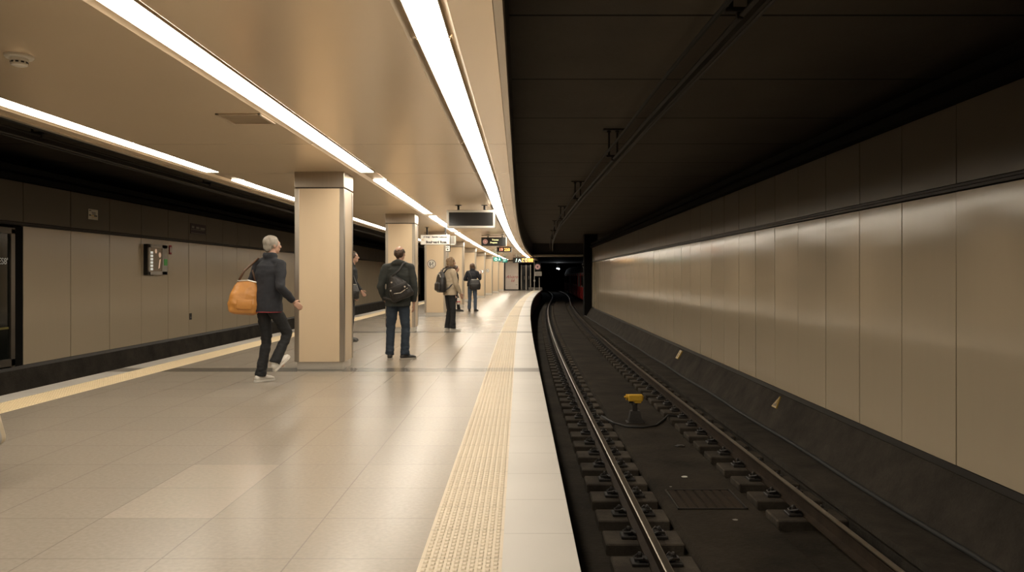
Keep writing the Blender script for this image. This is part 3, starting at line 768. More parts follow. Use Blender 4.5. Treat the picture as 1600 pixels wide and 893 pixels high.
def plate(name, px0, py0, px1, py1, m, label, deco=None):
    a, b = lw(px0, (py0 + py1) / 2), lw(px1, (py0 + py1) / 2)
    yc = (a.y + b.y) / 2; hw = (b.y - a.y) / 2; z = lw((px0 + px1) / 2, (py0 + py1) / 2).z; hh = (py1 - py0) / 2 / F * yc
    t = empty(name, (WXL + .004, yc, z)); tag(t, label, 'sign', kind='thing')
    bm = bmesh.new(); box(bm, 0, .012, -hw, hw, -hh, hh, .003); obj_from_bm('plate', bm, m, t)
    for nm, mm, rects in deco or []:
        bm = bmesh.new()
        for y0, y1, z0, z1 in rects: box(bm, .012, .015, y0 * hw, y1 * hw, z0 * hh, z1 * hh)
        obj_from_bm(nm, bm, mm, t)
    return t, hw, hh
plate('wall_notice', 137, 327, 152, 343, m_white, 'small white notice with dark lines on the upper left wall', [('printed_lines', m_ink, [(-.85, -.45, .65, .8), (-.3, .5, .3, .42), (-.2, .5, .02, .14), (-.85, -.5, -.3, -.05), (.2, .8, -.35, -.1)]), ('printed_band', m_ochre, [(-.45, .15, -.32, -.12), (-.2, .7, -.6, -.5)])])
plate('wall_notice', 297, 350, 321, 366, M('notice_purple', (.045, .03, .05), .45), 'dark purple notice with pale writing on the upper left wall', [('printed_lines', m_grey, [(-.85, -.55, .1, .5), (-.3, .1, .05, .45), (.25, .85, 0, .4), (-.95, .8, -.2, -.12), (-.95, .9, -.9, -.8)])])
plate('fire_notice', 264, 383, 267.5, 397, m_red, 'tiny red plate on the left wall just right of the display case', [('white_mark', m_white, [(-.5, .5, -.6, .6)])])
plate('lock_plate', 295.5, 489, 299, 499, m_blackpl, 'tiny black lock plate low on the beige left wall panels', [('keyhole', m_grey, [(-.3, .3, -.5, -.1)])])
# advertising showcase set in the dark niche at the left picture edge
def showcase():
    t = empty('advertising_showcase', (WXL - .02, 13.4, -.41)); tag(t, 'dark glazed advertising showcase in a black niche at the left edge', 'showcase', kind='thing')
    L = 1.18
    y0 = -L; y1 = lw(20, 400).y - 13.4
    bm = bmesh.new()
    for aa in ((y0, y1, 0.02, .16), (y0, y1, 2.5, 2.62), (y0, y0 + .12, 0, 2.6), (y1 - .12, y1, 0, 2.6)): box(bm, -.03, .07, *aa, .008)
    obj_from_bm('frame', bm, M('showcase_frame', (.16, .135, .105), .4, .6), t)
    bm = bmesh.new(); box(bm, -.02, .03, y0 + .1, y1 - .1, .15, 2.52); p_ = obj_from_bm('glass', bm, M('dark_poster_glass', (.012, .013, .011), .12, rvar=.02), t)
    text('lettering', "ES8'", .17, M('poster_white', (.5, .48, .42), .5, emit=(.8, .75, .65), estr=.1), p_, (.034, y1 - .16, 1.98), RL, 'RIGHT')
    bm = bmesh.new(); box(bm, .03, .034, y0 + .2, y1 - .14, .72, .76); obj_from_bm('printed_band', bm, M('poster_olive', (.2, .17, .03), .5), p_)
    bm = bmesh.new(); box(bm, -.04, .02, y1, lw(36, 400).y - 13.4 - .01, -.03, 2.66); obj_from_bm('side_reveal', bm, m_black, t)
showcase()

# ------------------------------------------------------------------ things on the right wall foot
def upx(d): return wallx(d) - .1
def track_plate():
    d = 20.2; t = empty('marker_plate', (wallx(d) - .128, d, -.73)); t.rotation_euler = (0, R(30), 0); tag(t, 'small yellow upright plate on the concrete foot of the right wall', 'marker plate', kind='thing')
    bm = bmesh.new(); box(bm, -.02, .02, -.13, .13, -.12, .12, .004); obj_from_bm('plate', bm, m_yellow_p, t)
    bm = bmesh.new(); box(bm, -.024, .0, -.03, .03, .02, .06); box(bm, -.024, 0, -.02, .04, -.07, .0); obj_from_bm('printed_mark', bm, m_ink, t)
m_yellow_p = M('plate_yellow', (.46, .30, .06), .5)
track_plate()
def warn():
    d = 12.5; t = empty('warning_triangle', (wallx(d) - .122, d, -.72)); t.rotation_euler = (0, R(30), 0); tag(t, 'yellow triangular voltage warning sign on the concrete foot of the right wall', 'sign', kind='thing')
    Mx = Matrix.Rotation(-PI / 2, 4, 'Z')
    bm = bmesh.new(); prism(bm, [(-.11, -.09), (.11, -.09), (0, .11)], -.012, .02, Mx); obj_from_bm('plate', bm, m_yellow_p, t)
    bm = bmesh.new(); prism(bm, [(-.072, -.068), (.072, -.068), (0, .068)], -.015, .0, Mx); obj_from_bm('inner_field', bm, M('warn_inner', (.12, .08, .03), .5), t)
    bm = bmesh.new(); prism(bm, [(.005, .045), (-.03, -.015), (-.004, -.012), (-.012, -.055), (.03, .003), (.006, .002), (.02, .045)], -.018, 0, Mx); obj_from_bm('lightning_bolt', bm, m_yellow_p, t)
warn()

# ------------------------------------------------------------------ far platform end
def kiosk():
    d = 71.0; a = P(789.5, 453.5, d); b = P(810, 411, d)
    w_ = b.x - a.x; h_ = 2.66
    t = empty('kiosk_cabinet', (a.x, d, 0)); tag(t, 'pale cabinet with red handwriting at the far end of the platform', 'cabinet', kind='thing')
    bm = bmesh.new(); box(bm, 0, w_, 0, .9, .09, h_, .015, 2); obj_from_bm('body', bm, M('cabinet_pale', (.66, .58, .5), .4), t)
    bm = bmesh.new(); box(bm, .02, w_ - .02, .03, .85, 0, .1); obj_from_bm('plinth', bm, m_blackpl, t)
    text('handwriting', 'Alvaro', .40, m_red, t, (w_ * .5, -.006, 1.22), shear=.35); text('handwriting', 'té', .40, m_red, t, (w_ * .56, -.006, .9), shear=.3)
    bm = bmesh.new(); box(bm, w_ * .8, w_ * .92, -.02, .02, .48, .54, .004); obj_from_bm('handle', bm, m_grey, t)
kiosk()
def gate():
    d = 75.6
    t = empty('glazed_partition', P(814.5, 449, d) * 1.0); t.location.z = 0; tag(t, 'dark glazed partition with metal posts right of the pale cabinet', 'partition', kind='thing')
    x0 = 0; W_ = (829 - 814.5) / F * d
    for x in (0, W_ * .52, W_):
        bm = bmesh.new(); box(bm, x - .05, x + .05, -.05, .05, 0, 2.4, .01); obj_from_bm('post', bm, m_steel, t)
    for a, b in ((.05, W_ * .52 - .05), (W_ * .52 + .05, W_ - .05)):
        bm = bmesh.new(); box(bm, a, b, -.02, .02, .05, 2.35, .004); o = obj_from_bm('leaf', bm, m_screen_off, t)
        bm = bmesh.new(); tube(bm, [(b - .12, -.03, .95), (b - .12, -.07, 1.0), (b - .12, -.07, 1.25), (b - .12, -.03, 1.3)], .015, 6); obj_from_bm('handle', bm, m_silver, o)
gate()
def signpost():
    d = 72.5; b = P(835, 449, d)
    t = empty('sign_post', (b.x, d, 0)); tag(t, 'white post with a round pink sign and white plate at the platform tip', 'sign post', kind='thing')
    bm = bmesh.new(); cyl(bm, (0, 0, 0), (0, 0, 2.72), .035, 12); lathe(bm, [(0, .8), (.09, .8), (.09, .95), (0, .95)], 12); lathe(bm, [(0, 0), (.12, 0), (.12, .03), (.05, .06), (0, .06)], 16); obj_from_bm('pole', bm, m_white, t)
    RX = Matrix.Rotation(PI / 2, 4, 'X')
    zc = H + (CY - 416.5) / F * d; xr = (840 - 835) / F * d
    bm = bmesh.new(); box(bm, .05, .6, .0, .03, zc - .33, zc + .33, .01); obj_from_bm('backboard', bm, m_blackpl, t)
    bm = bmesh.new(); lathe(bm, [(0, 0), (.25, 0), (.25, .02), (0, .02)], 28, Matrix.Translation((xr, 0, zc)) @ RX); obj_from_bm('round_sign', bm, m_pink, t)
    bm = bmesh.new(); lathe(bm, [(0, .02), (.07, .02), (.07, .03), (0, .03)], 16, Matrix.Translation((xr, 0, zc)) @ RX); obj_from_bm('sign_centre', bm, m_ink, t)
    zp = H + (CY - 427.5) / F * d
    bm = bmesh.new(); box(bm, .04, .68, -.02, .02, zp - .2, zp + .2, .008); o = obj_from_bm('white_plate', bm, m_white, t)
    bm = bmesh.new()
    for i in range(3): box(bm, .1, .6, -.024, -.018, zp - .12 + i * .1, zp - .08 + i * .1)
    obj_from_bm('printed_lines', bm, m_grey, o)
    bm = bmesh.new(); cyl(bm, (.45, 0, 0), (.45, 0, 1.15), .03, 10); obj_from_bm('short_post', bm, m_white, t)
signpost()
bm = bmesh.new(); a = P(826, 449, 74.5); box(bm, a.x, a.x + 1.3, 74.4, 74.8, 0, .22, .02); o = obj_from_bm('end_kerb', bm, m_coping); tag(o, 'low pale kerb block closing the tip of the platform', 'kerb', kind='thing')
bm = bmesh.new(); a = P(832, 398, 55); 
# small dome lamps at the end of the tunnel
for i, (px, py) in enumerate([(870.5, 419), (873.5, 420)]):
    c = P(px, py, 118); t = empty('tunnel_lamp', c); tag(t, f'tiny bright white tunnel lamp in the dark, {"left" if i == 0 else "right"} one of the pair', 'lamp', 'tunnel lamps', 'thing')
    bm = bmesh.new(); b = bmesh.new(); bmesh.ops.create_uvsphere(b, u_segments=12, v_segments=8, radius=.055); merge(bm, b); obj_from_bm('bulb', bm, m_lamp, t, True)
    bm = bmesh.new(); cyl(bm, (0, .08, 0), (0, .2, 0), .13, 12); box(bm, -.02, .02, .1, .16, .1, 3.3 - c.z); obj_from_bm('housing', bm, m_blackpl, t)

# ------------------------------------------------------------------ train waiting beyond the wall end
def train():
    m_tred = M('train_red', (.36, .03, .028), .3); m_tgrey = M('train_grey', (.30, .28, .25), .35); m_tglass = M('train_glass', (.03, .035, .03), .1, rvar=.02)
    m_troof = M('train_roof', (.03, .027, .025), .9, spec=.1)
    t = empty('train', (5.62, 66, ZB)); tag(t, 'red and grey train standing in the dark beyond the right wall end', 'train', kind='thing')
    for k in range(3):
        d = 58 + k * 19.2
        pts = Vector((5.45 + (d - 58) * .02, d, 0))
        car = empty('car', pts - t.location + Vector((0, 0, ZB + .25)) * 0); car.parent = t
        car.location = (5.45 + (d - 58) * .021 - 5.62, d - 66, .0); car.rotation_euler = (0, 0, -R(1.2))
        prf = [(0, .35), (2.8, .35), (2.85, 1.2), (2.85, 2.9), (2.6, 3.4), (2.2, 3.62), (.65, 3.62), (.25, 3.4), (0, 2.9), (-.05, 1.2)]
        bm = bmesh.new(); prism(bm, prf, 0, 18.4); obj_from_bm('body', bm, m_tgrey, car)
        bm = bmesh.new(); prism(bm, [(-.03, .34), (2.83, .34), (2.88, 1.45), (-.08, 1.45)], -.02, 18.42); obj_from_bm('red_band', bm, m_tred, car)
        bm = bmesh.new(); prism(bm, [(-.055, 2.8), (2.9, 2.8), (2.62, 3.42), (2.22, 3.66), (.63, 3.66), (.23, 3.42)], -.01, 18.41); obj_from_bm('roof', bm, m_troof, car)
        for j in range(4):
            y = 1.4 + j * 4.6
            bm = bmesh.new(); box(bm, -.09, .0, y, y + 1.3, .5, 2.75, .02); obj_from_bm('door', bm, m_tred, car)
            bm = bmesh.new(); box(bm, -.10, .0, y + .12, y + .58, 1.5, 2.5, .02); box(bm, -.10, 0, y + .72, y + 1.18, 1.5, 2.5, .02); obj_from_bm('door_glass', bm, m_tglass, car)
            if j < 3:
                bm = bmesh.new(); box(bm, -.07, .0, y + 1.7, y + 4.2, 1.6, 2.55, .03); obj_from_bm('window', bm, m_tglass, car)
        bm = bmesh.new(); box(bm, .4, 1.2, -.03, .02, 1.7, 2.7, .03); box(bm, 1.6, 2.4, -.03, .02, 1.7, 2.7, .03); obj_from_bm('end_window', bm, m_tglass, car)
        bm = bmesh.new()
        for y in (2.5, 4.6, 13.8, 15.9):
            for x in (.55, 2.2):
                lathe(bm, [(0, -.06), (.42, -.06), (.42, .06), (0, .06)], 20, Matrix.Translation((x, y, .45)) @ Matrix.Rotation(PI / 2, 4, 'Y'))
        obj_from_bm('bogies', bm, m_clip, car)
train()

# ------------------------------------------------------------------ people
class Blob:
    """overlapping closed shapes fused into one continuous surface"""
    def __init__(s): s.bm = bmesh.new()
    def ell(s, c, r, Mx=None):
        b = bmesh.new(); bmesh.ops.create_icosphere(b, subdivisions=3, radius=1)
        if isinstance(r, (int, float)): r = (r, r, r)
        bmesh.ops.scale(b, vec=r, verts=b.verts); bmesh.ops.translate(b, vec=c, verts=b.verts)
        if Mx is not None: bmesh.ops.transform(b, matrix=Mx, verts=b.verts)
        merge(s.bm, b)
    def cap(s, p, q, r1, r2=None, Mx=None, ends=(1, 1)):
        r2 = r1 if r2 is None else r2
        p, q = Vector(p), Vector(q)
        if Mx is not None: p, q = Mx @ p, Mx @ q
        b = bmesh.new(); tube(b, [p, q], [r1, r2], 16); merge(s.bm, b)
        for e, c, r in ((ends[0], p, r1), (ends[1], q, r2)):
            if e:
                b = bmesh.new(); bmesh.ops.create_icosphere(b, subdivisions=2, radius=r * 1.01); bmesh.ops.translate(b, vec=c, verts=b.verts); merge(s.bm, b)
    def chain(s, pts, rs, Mx=None, ends=(1, 1)):
        for i in range(len(pts) - 1):
            s.cap(pts[i], pts[i + 1], rs[i], rs[i + 1], Mx, (ends[0] if i == 0 else 1, ends[1] if i == len(pts) - 2 else 1))
    def loft(s, secs, n=24, sq=2.0, Mx=None):
        """secs: (centre, rx, ry, yaw)"""
        b = bmesh.new(); rings = []
        for c, rx, ry, yw in secs:
            ring = []
            for k in range(n):
                a = 2 * PI * k / n; ca, sa = math.cos(a), math.sin(a)
                x = math.copysign(abs(ca) ** (2 / sq), ca) * rx; y = math.copysign(abs(sa) ** (2 / sq), sa) * ry
                p = Vector((c[0] + x * math.cos(yw) - y * math.sin(yw), c[1] + x * math.sin(yw) + y * math.cos(yw), c[2]))
                ring.append(b.verts.new(Mx @ p if Mx is not None else p))
            rings.append(ring)
        for a, c in zip(rings, rings[1:]):
            for k in range(n): b.faces.new((a[k], a[(k + 1) % n], c[(k + 1) % n], c[k]))
        b.faces.new(rings[0][::-1]); b.faces.new(rings[-1]); merge(s.bm, b)
    def build(s, name, mat, parent=None, voxel=.009, smooth=4, amp=0, freq=9, st=(1, 1, 1), seed=0, fold=None):
        me = bpy.data.meshes.new(name); bmesh.ops.recalc_face_normals(s.bm, faces=s.bm.faces); s.bm.to_mesh(me); s.bm.free()
        o = bpy.data.objects.new('tmp', me); link(o)
        m = o.modifiers.new('r', 'REMESH'); m.mode = 'VOXEL'; m.voxel_size = voxel; m.use_smooth_shade = True
        m2 = o.modifiers.new('s', 'SMOOTH'); m2.factor = .5; m2.iterations = smooth
        dg = bpy.context.evaluated_depsgraph_get(); me2 = bpy.data.meshes.new_from_object(o.evaluated_get(dg))
        bpy.data.objects.remove(o); bpy.data.meshes.remove(me)
        me2.name = name; me2.materials.clear()
        if amp:
            off = Vector((seed * 3.7, seed * 1.9, seed * 5.3))
            nv = len(me2.vertices); co_ = np.empty(nv * 3); no = np.empty(nv * 3)
            me2.vertices.foreach_get('co', co_); me2.vertices.foreach_get('normal', no)
            co_ = co_.reshape(-1, 3); no = no.reshape(-1, 3)
            h = np.empty(nv)
            for i in range(nv):
                p = Vector((co_[i][0] * st[0], co_[i][1] * st[1], co_[i][2] * st[2])) * freq + off
                v = noise.noise(p) + .5 * noise.noise(p * 2.1) - .35 * abs(noise.noise(p * 1.4 + off))
                if fold: v *= fold(co_[i][2])
                h[i] = v * amp
            co_ += no * h[:, None]
            me2.vertices.foreach_set('co', co_.ravel()); me2.update()
        return obj_from_me(name, me2, mat, parent, True)
def hand(B, wr, fdir, pn, thumb, curl=.5, k=1.0):
    """palm, four unequal bent fingers and a thumb leaving the side of the palm"""
    wr = Vector(wr); f = Vector(fdir).normalized(); pn = Vector(pn); pn = (pn - f * pn.dot(f)).normalized()
    side = f.cross(pn).normalized()
    if side.dot(Vector(thumb)) < 0: side = -side       # towards the thumb
    B.ell((0, 0, 0), (1, 1, 1), Matrix(((side.x * .038 * k, f.x * .05 * k, pn.x * .015 * k, (wr + f * .05 * k).x), (side.y * .038 * k, f.y * .05 * k, pn.y * .015 * k, (wr + f * .05 * k).y), (side.z * .038 * k, f.z * .05 * k, pn.z * .015 * k, (wr + f * .05 * k).z), (0, 0, 0, 1))))
    for i, (o_, L) in enumerate(((.028, .068), (.0095, .078), (-.0095, .073), (-.028, .056))):
        b = wr + f * (.088 - (.006 if i == 3 else 0)) * k + side * o_ * k
        B.cap(wr + f * .03 * k + side * o_ * .7 * k, b, .012 * k, .0105 * k)
        d = f.copy(); p = b; a = 0
        for j, (fr, r) in enumerate(((.45, .0092), (.3, .0085), (.25, .0076))):
            a += curl * (.45 + .35 * j)
            d = (f * math.cos(a) + pn * math.sin(a)).normalized()
            q = p + d * L * fr * k; B.cap(p, q, .0098 * k if j == 0 else r * k * 1.05, r * k); p = q
    b = wr + f * .025 * k + side * .028 * k; d = (side * .75 + f * .6 + pn * .35).normalized()
    q = b + d * .036 * k; B.cap(b, q, .0135 * k, .0108 * k); d2 = (f * .85 + side * .25 + pn * .5).normalized()
    q2 = q + d2 * .03 * k; B.cap(q, q2, .0108 * k, .0095 * k); B.cap(q2, q2 + (d2 + pn * .3).normalized() * .022 * k, .0095 * k, .008 * k)
def L3(a, b, t): return tuple(Vector(a).lerp(Vector(b), t))
m_skin = M('skin', (.46, .27, .19), .5, var=.06)
m_eye = M('eye', (.5, .47, .42), .2)
def cloth(name, c, rough=.85, var=.25): return M(name, c, rough, var=var, scale=9, bump=.25, bscale=160)
def person(loc, rz, label, J, c, hair, vox=.009, seed=1, group=None):
    pel, neck, hd = Vector(J['pel']), Vector(J['neck']), Vector(J['head'])
    ty = J.get('ty', 0)
    HM = Matrix.Translation(hd) @ Matrix.Rotation(-R(J.get('hyaw', 0)), 4, 'Z') @ Matrix.Rotation(-R(J.get('hpitch', 0)), 4, 'X')
    fem = c.get('fem', False); sw = .92 if fem else 1.0
    # --- body, one continuous surface
    B = Blob()
    def ax(t): return L3(pel, neck, t)
    B.loft([(ax(-.14), .13, .10, ty), (ax(0), .16, .115, ty), (ax(.25), .135, .10, ty), (ax(.55), .15 * sw, .11, ty), (ax(.8), .155 * sw, .105, ty), (ax(.93), .12 * sw, .08, ty), (ax(1.0), .065, .06, ty)])
    B.cap(neck - Vector((0, 0, .05)), hd - Vector((0, 0, .06)), .058 if not fem else .05, .052 if not fem else .046)
    B.ell((0, -.006, .02), (.074, .092, .088), HM); B.ell((0, .03, -.045), (.058, .058, .072), HM); B.ell((0, .058, -.092), (.028, .026, .022), HM)
    B.cap((0, .088, .0), (0, .108, -.034), .009, .0135, HM); B.ell((.011, .1, -.038), .009, HM); B.ell((-.011, .1, -.038), .009, HM)
    B.ell((0, .082, .018), (.048, .014, .010), HM); B.ell((0, .085, -.062), (.023, .011, .0055), HM); B.ell((0, .083, -.071), (.02, .011, .006), HM)
    for s in (-1, 1):
        B.ell((s * .074, -.006, -.012), (.010, .019, .031), HM); B.ell((s * .04, .062, -.025), (.022, .02, .018), HM)
    for i, s in ((0, -1), (1, 1)):
        sh, el, wr = J['sh'][i], J['el'][i], J['wr'][i]
        B.cap(L3(neck, sh, .3), sh, .045, .05)
        B.chain([sh, L3(sh, el, .5), el, L3(el, wr, .35), wr], [.05, .045, .037, .036, .024])
        hdn = J.get('hand', ({}, {}))[i]
        fd = hdn.get('f') or (Vector(wr) - Vector(el)).normalized()
        hand(B, wr, fd, hdn.get('p', (-s, .15, 0)), hdn.get('t', (0, 1, .1)), hdn.get('curl', .5))
        hp, kn, an = J['hip'][i], J['kn'][i], J['an'][i]
        B.chain([hp, L3(hp, kn, .5), kn, L3(kn, an, .3), an], [.078, .066, .048, .049, .034])
        fy = R(J.get('fyaw', (0, 0))[i]); fd = Vector((math.sin(fy), math.cos(fy), 0))
        B.cap(Vector(an) - Vector((0, 0, .03)), Vector(an) + fd * .1 - Vector((0, 0, .05)), .032, .026)
    o = B.build('person', m_skin, None, vox * .72, 2)
    o.location = loc; o.rotation_euler = (0, 0, rz); tag(o, label, 'person', group, 'thing')
    for s in (-1, 1):
        bm = bmesh.new(); b = bmesh.new(); bmesh.ops.create_uvsphere(b, u_segments=10, v_segments=8, radius=.0115); bmesh.ops.translate(b, vec=HM @ Vector((s * .031, .077, .002)), verts=b.verts); merge(bm, b)
        obj_from_bm('eye', bm, m_eye, o, True)
    # --- trousers
    T = Blob(); tl = c.get('leg', 1.0); hem = c.get('hem', .062)
    T.loft([(ax(-.17), .145, .115, ty), (ax(-.05), .172, .128, ty), (ax(.08), .17, .125, ty), (ax(.2), .158, .115, ty)])
    for i in (0, 1):
        hp, kn, an = [Vector(J[q][i]) for q in ('hip', 'kn', 'an')]
        bot = an + (an - kn).normalized() * .02
        T.chain([hp + Vector((0, 0, -.02)), hp.lerp(kn, .5), kn], [.09 * tl, .08 * tl, .064 * tl])
        T.chain([kn, kn.lerp(bot, .4), bot], [.064 * tl, .062 * tl, hem], ends=(1, 0))
    def fo(z): return 1.0 + 1.2 * max(0, 1 - abs(z - .14) / .14) + .6 * max(0, 1 - abs(z - .5) / .15)
    T.build('trousers', c['trousers'], o, vox, 3, .007, 10, (1, 1, 1.7), seed, fo)
    # --- jacket
    K = Blob(); hz = c['hemz']; w_ = c.get('wide', 1.0)
    tt = (hz - pel.z) / (neck.z - pel.z)
    K.loft([(ax(tt), .188 * w_ * c.get('flare', 1), .142 * w_ * c.get('flare', 1), ty), (ax(tt + .18), .184 * w_, .138 * w_, ty), (ax(.42), .175 * w_ * sw, .132 * w_, ty), (ax(.68), .188 * w_ * sw, .138 * w_, ty), (ax(.86), .178 * w_ * sw, .12 * w_, ty), (ax(.97), .11, .085, ty), (ax(1.07), .075, .072, ty)])
    for i in (0, 1):
        sh, el, wr = [Vector(J[q][i]) for q in ('sh', 'el', 'wr')]
        K.cap(L3(neck, sh, .35), sh, .058, .064 * w_)
        K.chain([sh, sh.lerp(el, .5), el], [.068 * w_, .062 * w_, .055 * w_])
        K.chain([el, el.lerp(wr, .5), wr + (wr - el).normalized() * -.012], [.055 * w_, .05 * w_, .041], ends=(1, 0))
    if c.get('hood'):
        for a in frange(-1.2, 1.2, .2):
            q = Vector(neck) + Vector((math.sin(a) * .085, -math.cos(a) * .085 - .0, .035 - .03 * abs(a))); K.ell(q, (.045, .042, .05))
    if c.get('collar'):
        for a in frange(-2.4, 2.4, .25):
            q = Vector(neck) + Vector((math.sin(a) * .068, -math.cos(a) * .068, .045)); K.ell(q, (.022, .022, .045))
    jk = K.build('jacket', c['jacket'], o, vox, 3, .009, 7, (1, 1, 1.5), seed + 5)
    if c.get('hemband'):
        bm = bmesh.new(); b = bmesh.new(); B2 = Blob(); B2.loft([(ax(tt - .012), .183 * w_, .138 * w_, ty), (ax(tt + .012), .187 * w_, .141 * w_, ty)]); B2.build('lining_edge', c['hemband'], jk, vox, 1)
        bm.free(); b.free()
    if c.get('scarf'):
        S2 = Blob()
        for a in frange(-PI, PI, .3): S2.ell(Vector(neck) + Vector((math.sin(a) * .075, -math.cos(a) * .075 + .005, .05 + .01 * math.sin(3 * a))), (.04, .04, .035))
        S2.build('scarf', c['scarf'], o, vox, 2, .008, 24, (1, 1, 1), 3)
    # --- shoes
    for i in (0, 1):
        an = Vector(J['an'][i]); fy = -R(J.get('fyaw', (0, 0))[i]); fp = R(J.get('fpitch', (0, 0))[i])
        SM = Matrix.Translation(an) @ Matrix.Rotation(fy, 4, 'Z') @ Matrix.Rotation(-fp, 4, 'X') @ Matrix.Translation((0, 0, -.09))
        S = Blob()
        S.ell((0, -.035, .05), (.038, .045, .045), SM); S.cap((0, -.02, .06), (0, .0, .1), .04, .041, SM); S.cap((0, -.02, .045), (.0, .09, .042), .038, .036, SM)
        S.ell((.002, .10, .04), (.043, .075, .032), SM); S.ell((.004, .15, .034), (.036, .04, .024), SM); S.cap((0, .0, .085), (0, .07, .06), .032, .028, SM)
        so = S.build('shoe', c['shoe'], o, .0065, 2)
        bm = bmesh.new(); outl = [(-.036, -.07), (-.02, -.085), (.02, -.085), (.036, -.07), (.036, .0), (.047, .09), (.046, .14), (.03, .185), (.005, .197), (-.02, .185), (-.04, .14), (-.043, .09), (-.036, 0)]
        Mp = SM @ Matrix(((1, 0, 0, 0), (0, 0, 1, 0), (0, 1, 0, 0), (0, 0, 0, 1)))
        prism(bm, outl, 0, .026, Mp, .005); obj_from_bm('sole', bm, c['sole'], so)
    # --- hair
    Hh = Blob()
    if hair[0] == 'thin':
        Hh.ell((0, -.026, .0), (.082, .086, .078), HM); Hh.cap((0, -.075, -.03), (0, -.06, -.06), .035, .03, HM)
        for s in (-1, 1): Hh.ell((s * .058, -.01, .018), (.026, .06, .05), HM)
    elif hair[0] == 'short':
        Hh.ell((0, -.018, .03), (.086, .098, .09), HM); Hh.ell((0, -.06, -.02), (.066, .05, .07), HM)
        for s in (-1, 1): Hh.ell((s * .062, -.005, .015), (.024, .05, .055), HM)
    else:
        Hh.ell((0, -.02, .028), (.094, .104, .092), HM); Hh.ell((0, -.055, -.04), (.09, .065, .1), HM)
        for s in (-1, 1): Hh.chain([(s * .07, -.01, .01), (s * .08, -.005, -.06), (s * .075, -.012, -.13)], [.034, .036, .026], HM)
        Hh.loft([((0, -.05, .02), .085, .06, 0), ((0, -.062, -.08), .095, .052, 0), ((0, -.07, -.15), .085, .036, 0)], Mx=HM)
    Hh.build('hair', hair[1], o, .007, 2, .006, 30, (1, 1, .4), seed)
    return o
def at(px, d): return (px - CX) / F * d

c_navy = cloth('navy_wool', (.016, .017, .022)); c_olive = cloth('dark_olive_cloth', (.026, .029, .026)); c_denim = cloth('dark_denim', (.022, .033, .05)); c_blue = cloth('blue_denim', (.07, .095, .135))
c_black = cloth('black_cloth', (.012, .012, .013)); c_beige = cloth('pale_beige_cloth', (.42, .34, .24), var=.12); c_leather = M('black_leather', (.018, .016, .015), .38, var=.3, bump=.3, bscale=60)
c_tan = M('tan_leather', (.50, .22, .05), .45, var=.2, bump=.2, bscale=50); c_pinkedge = cloth('red_lining', (.30, .05, .06))
s_dark = M('dark_shoe', (.03, .027, .025), .5); s_white = M('white_trainer', (.62, .58, .52), .5); s_sole = M('pale_sole', (.4, .36, .3), .6); s_soled = M('dark_sole', (.05, .045, .04), .7)
h_grey = M('grey_hair', (.30, .265, .22), .6, var=.3, scale=40); h_brown = M('brown_hair', (.05, .028, .016), .5, var=.35, scale=40); h_fair = M('fair_brown_hair', (.17, .105, .052), .5, var=.35, scale=40)

# man standing with a sling bag
D2 = 12.22
x2 = at(622, D2)
p2 = person((x2, D2, 0), 0, 'man in dark hooded jacket and jeans standing with a dark sling bag on his back',
    dict(pel=(0, 0, .93), neck=(.01, .0, 1.485), head=(.025, .02, 1.655), hyaw=22, ty=-.1,
         sh=[(-.19, -.01, 1.425), (.195, -.02, 1.425)], el=[(-.265, -.05, 1.14), (.255, -.03, 1.14)], wr=[(-.215, .06, .915), (.245, .0, .885)],
         hand=({'f': (.3, .3, -.8), 'curl': .5}, {'f': (.0, .08, -1), 'p': (-1, .1, 0), 't': (.1, 1, 0), 'curl': .45}),
         hip=[(-.085, 0, .90), (.085, 0, .90)], kn=[(-.12, .02, .50), (.115, .02, .50)], an=[(-.128, -.01, .09), (.108, -.02, .09)], fyaw=(-8, 58)),
    dict(jacket=c_olive, trousers=c_denim, shoe=s_dark, sole=s_sole, hemz=.83, wide=1.08, hood=True, leg=1.1, hem=.07), ('thin', h_brown), .008, 1)
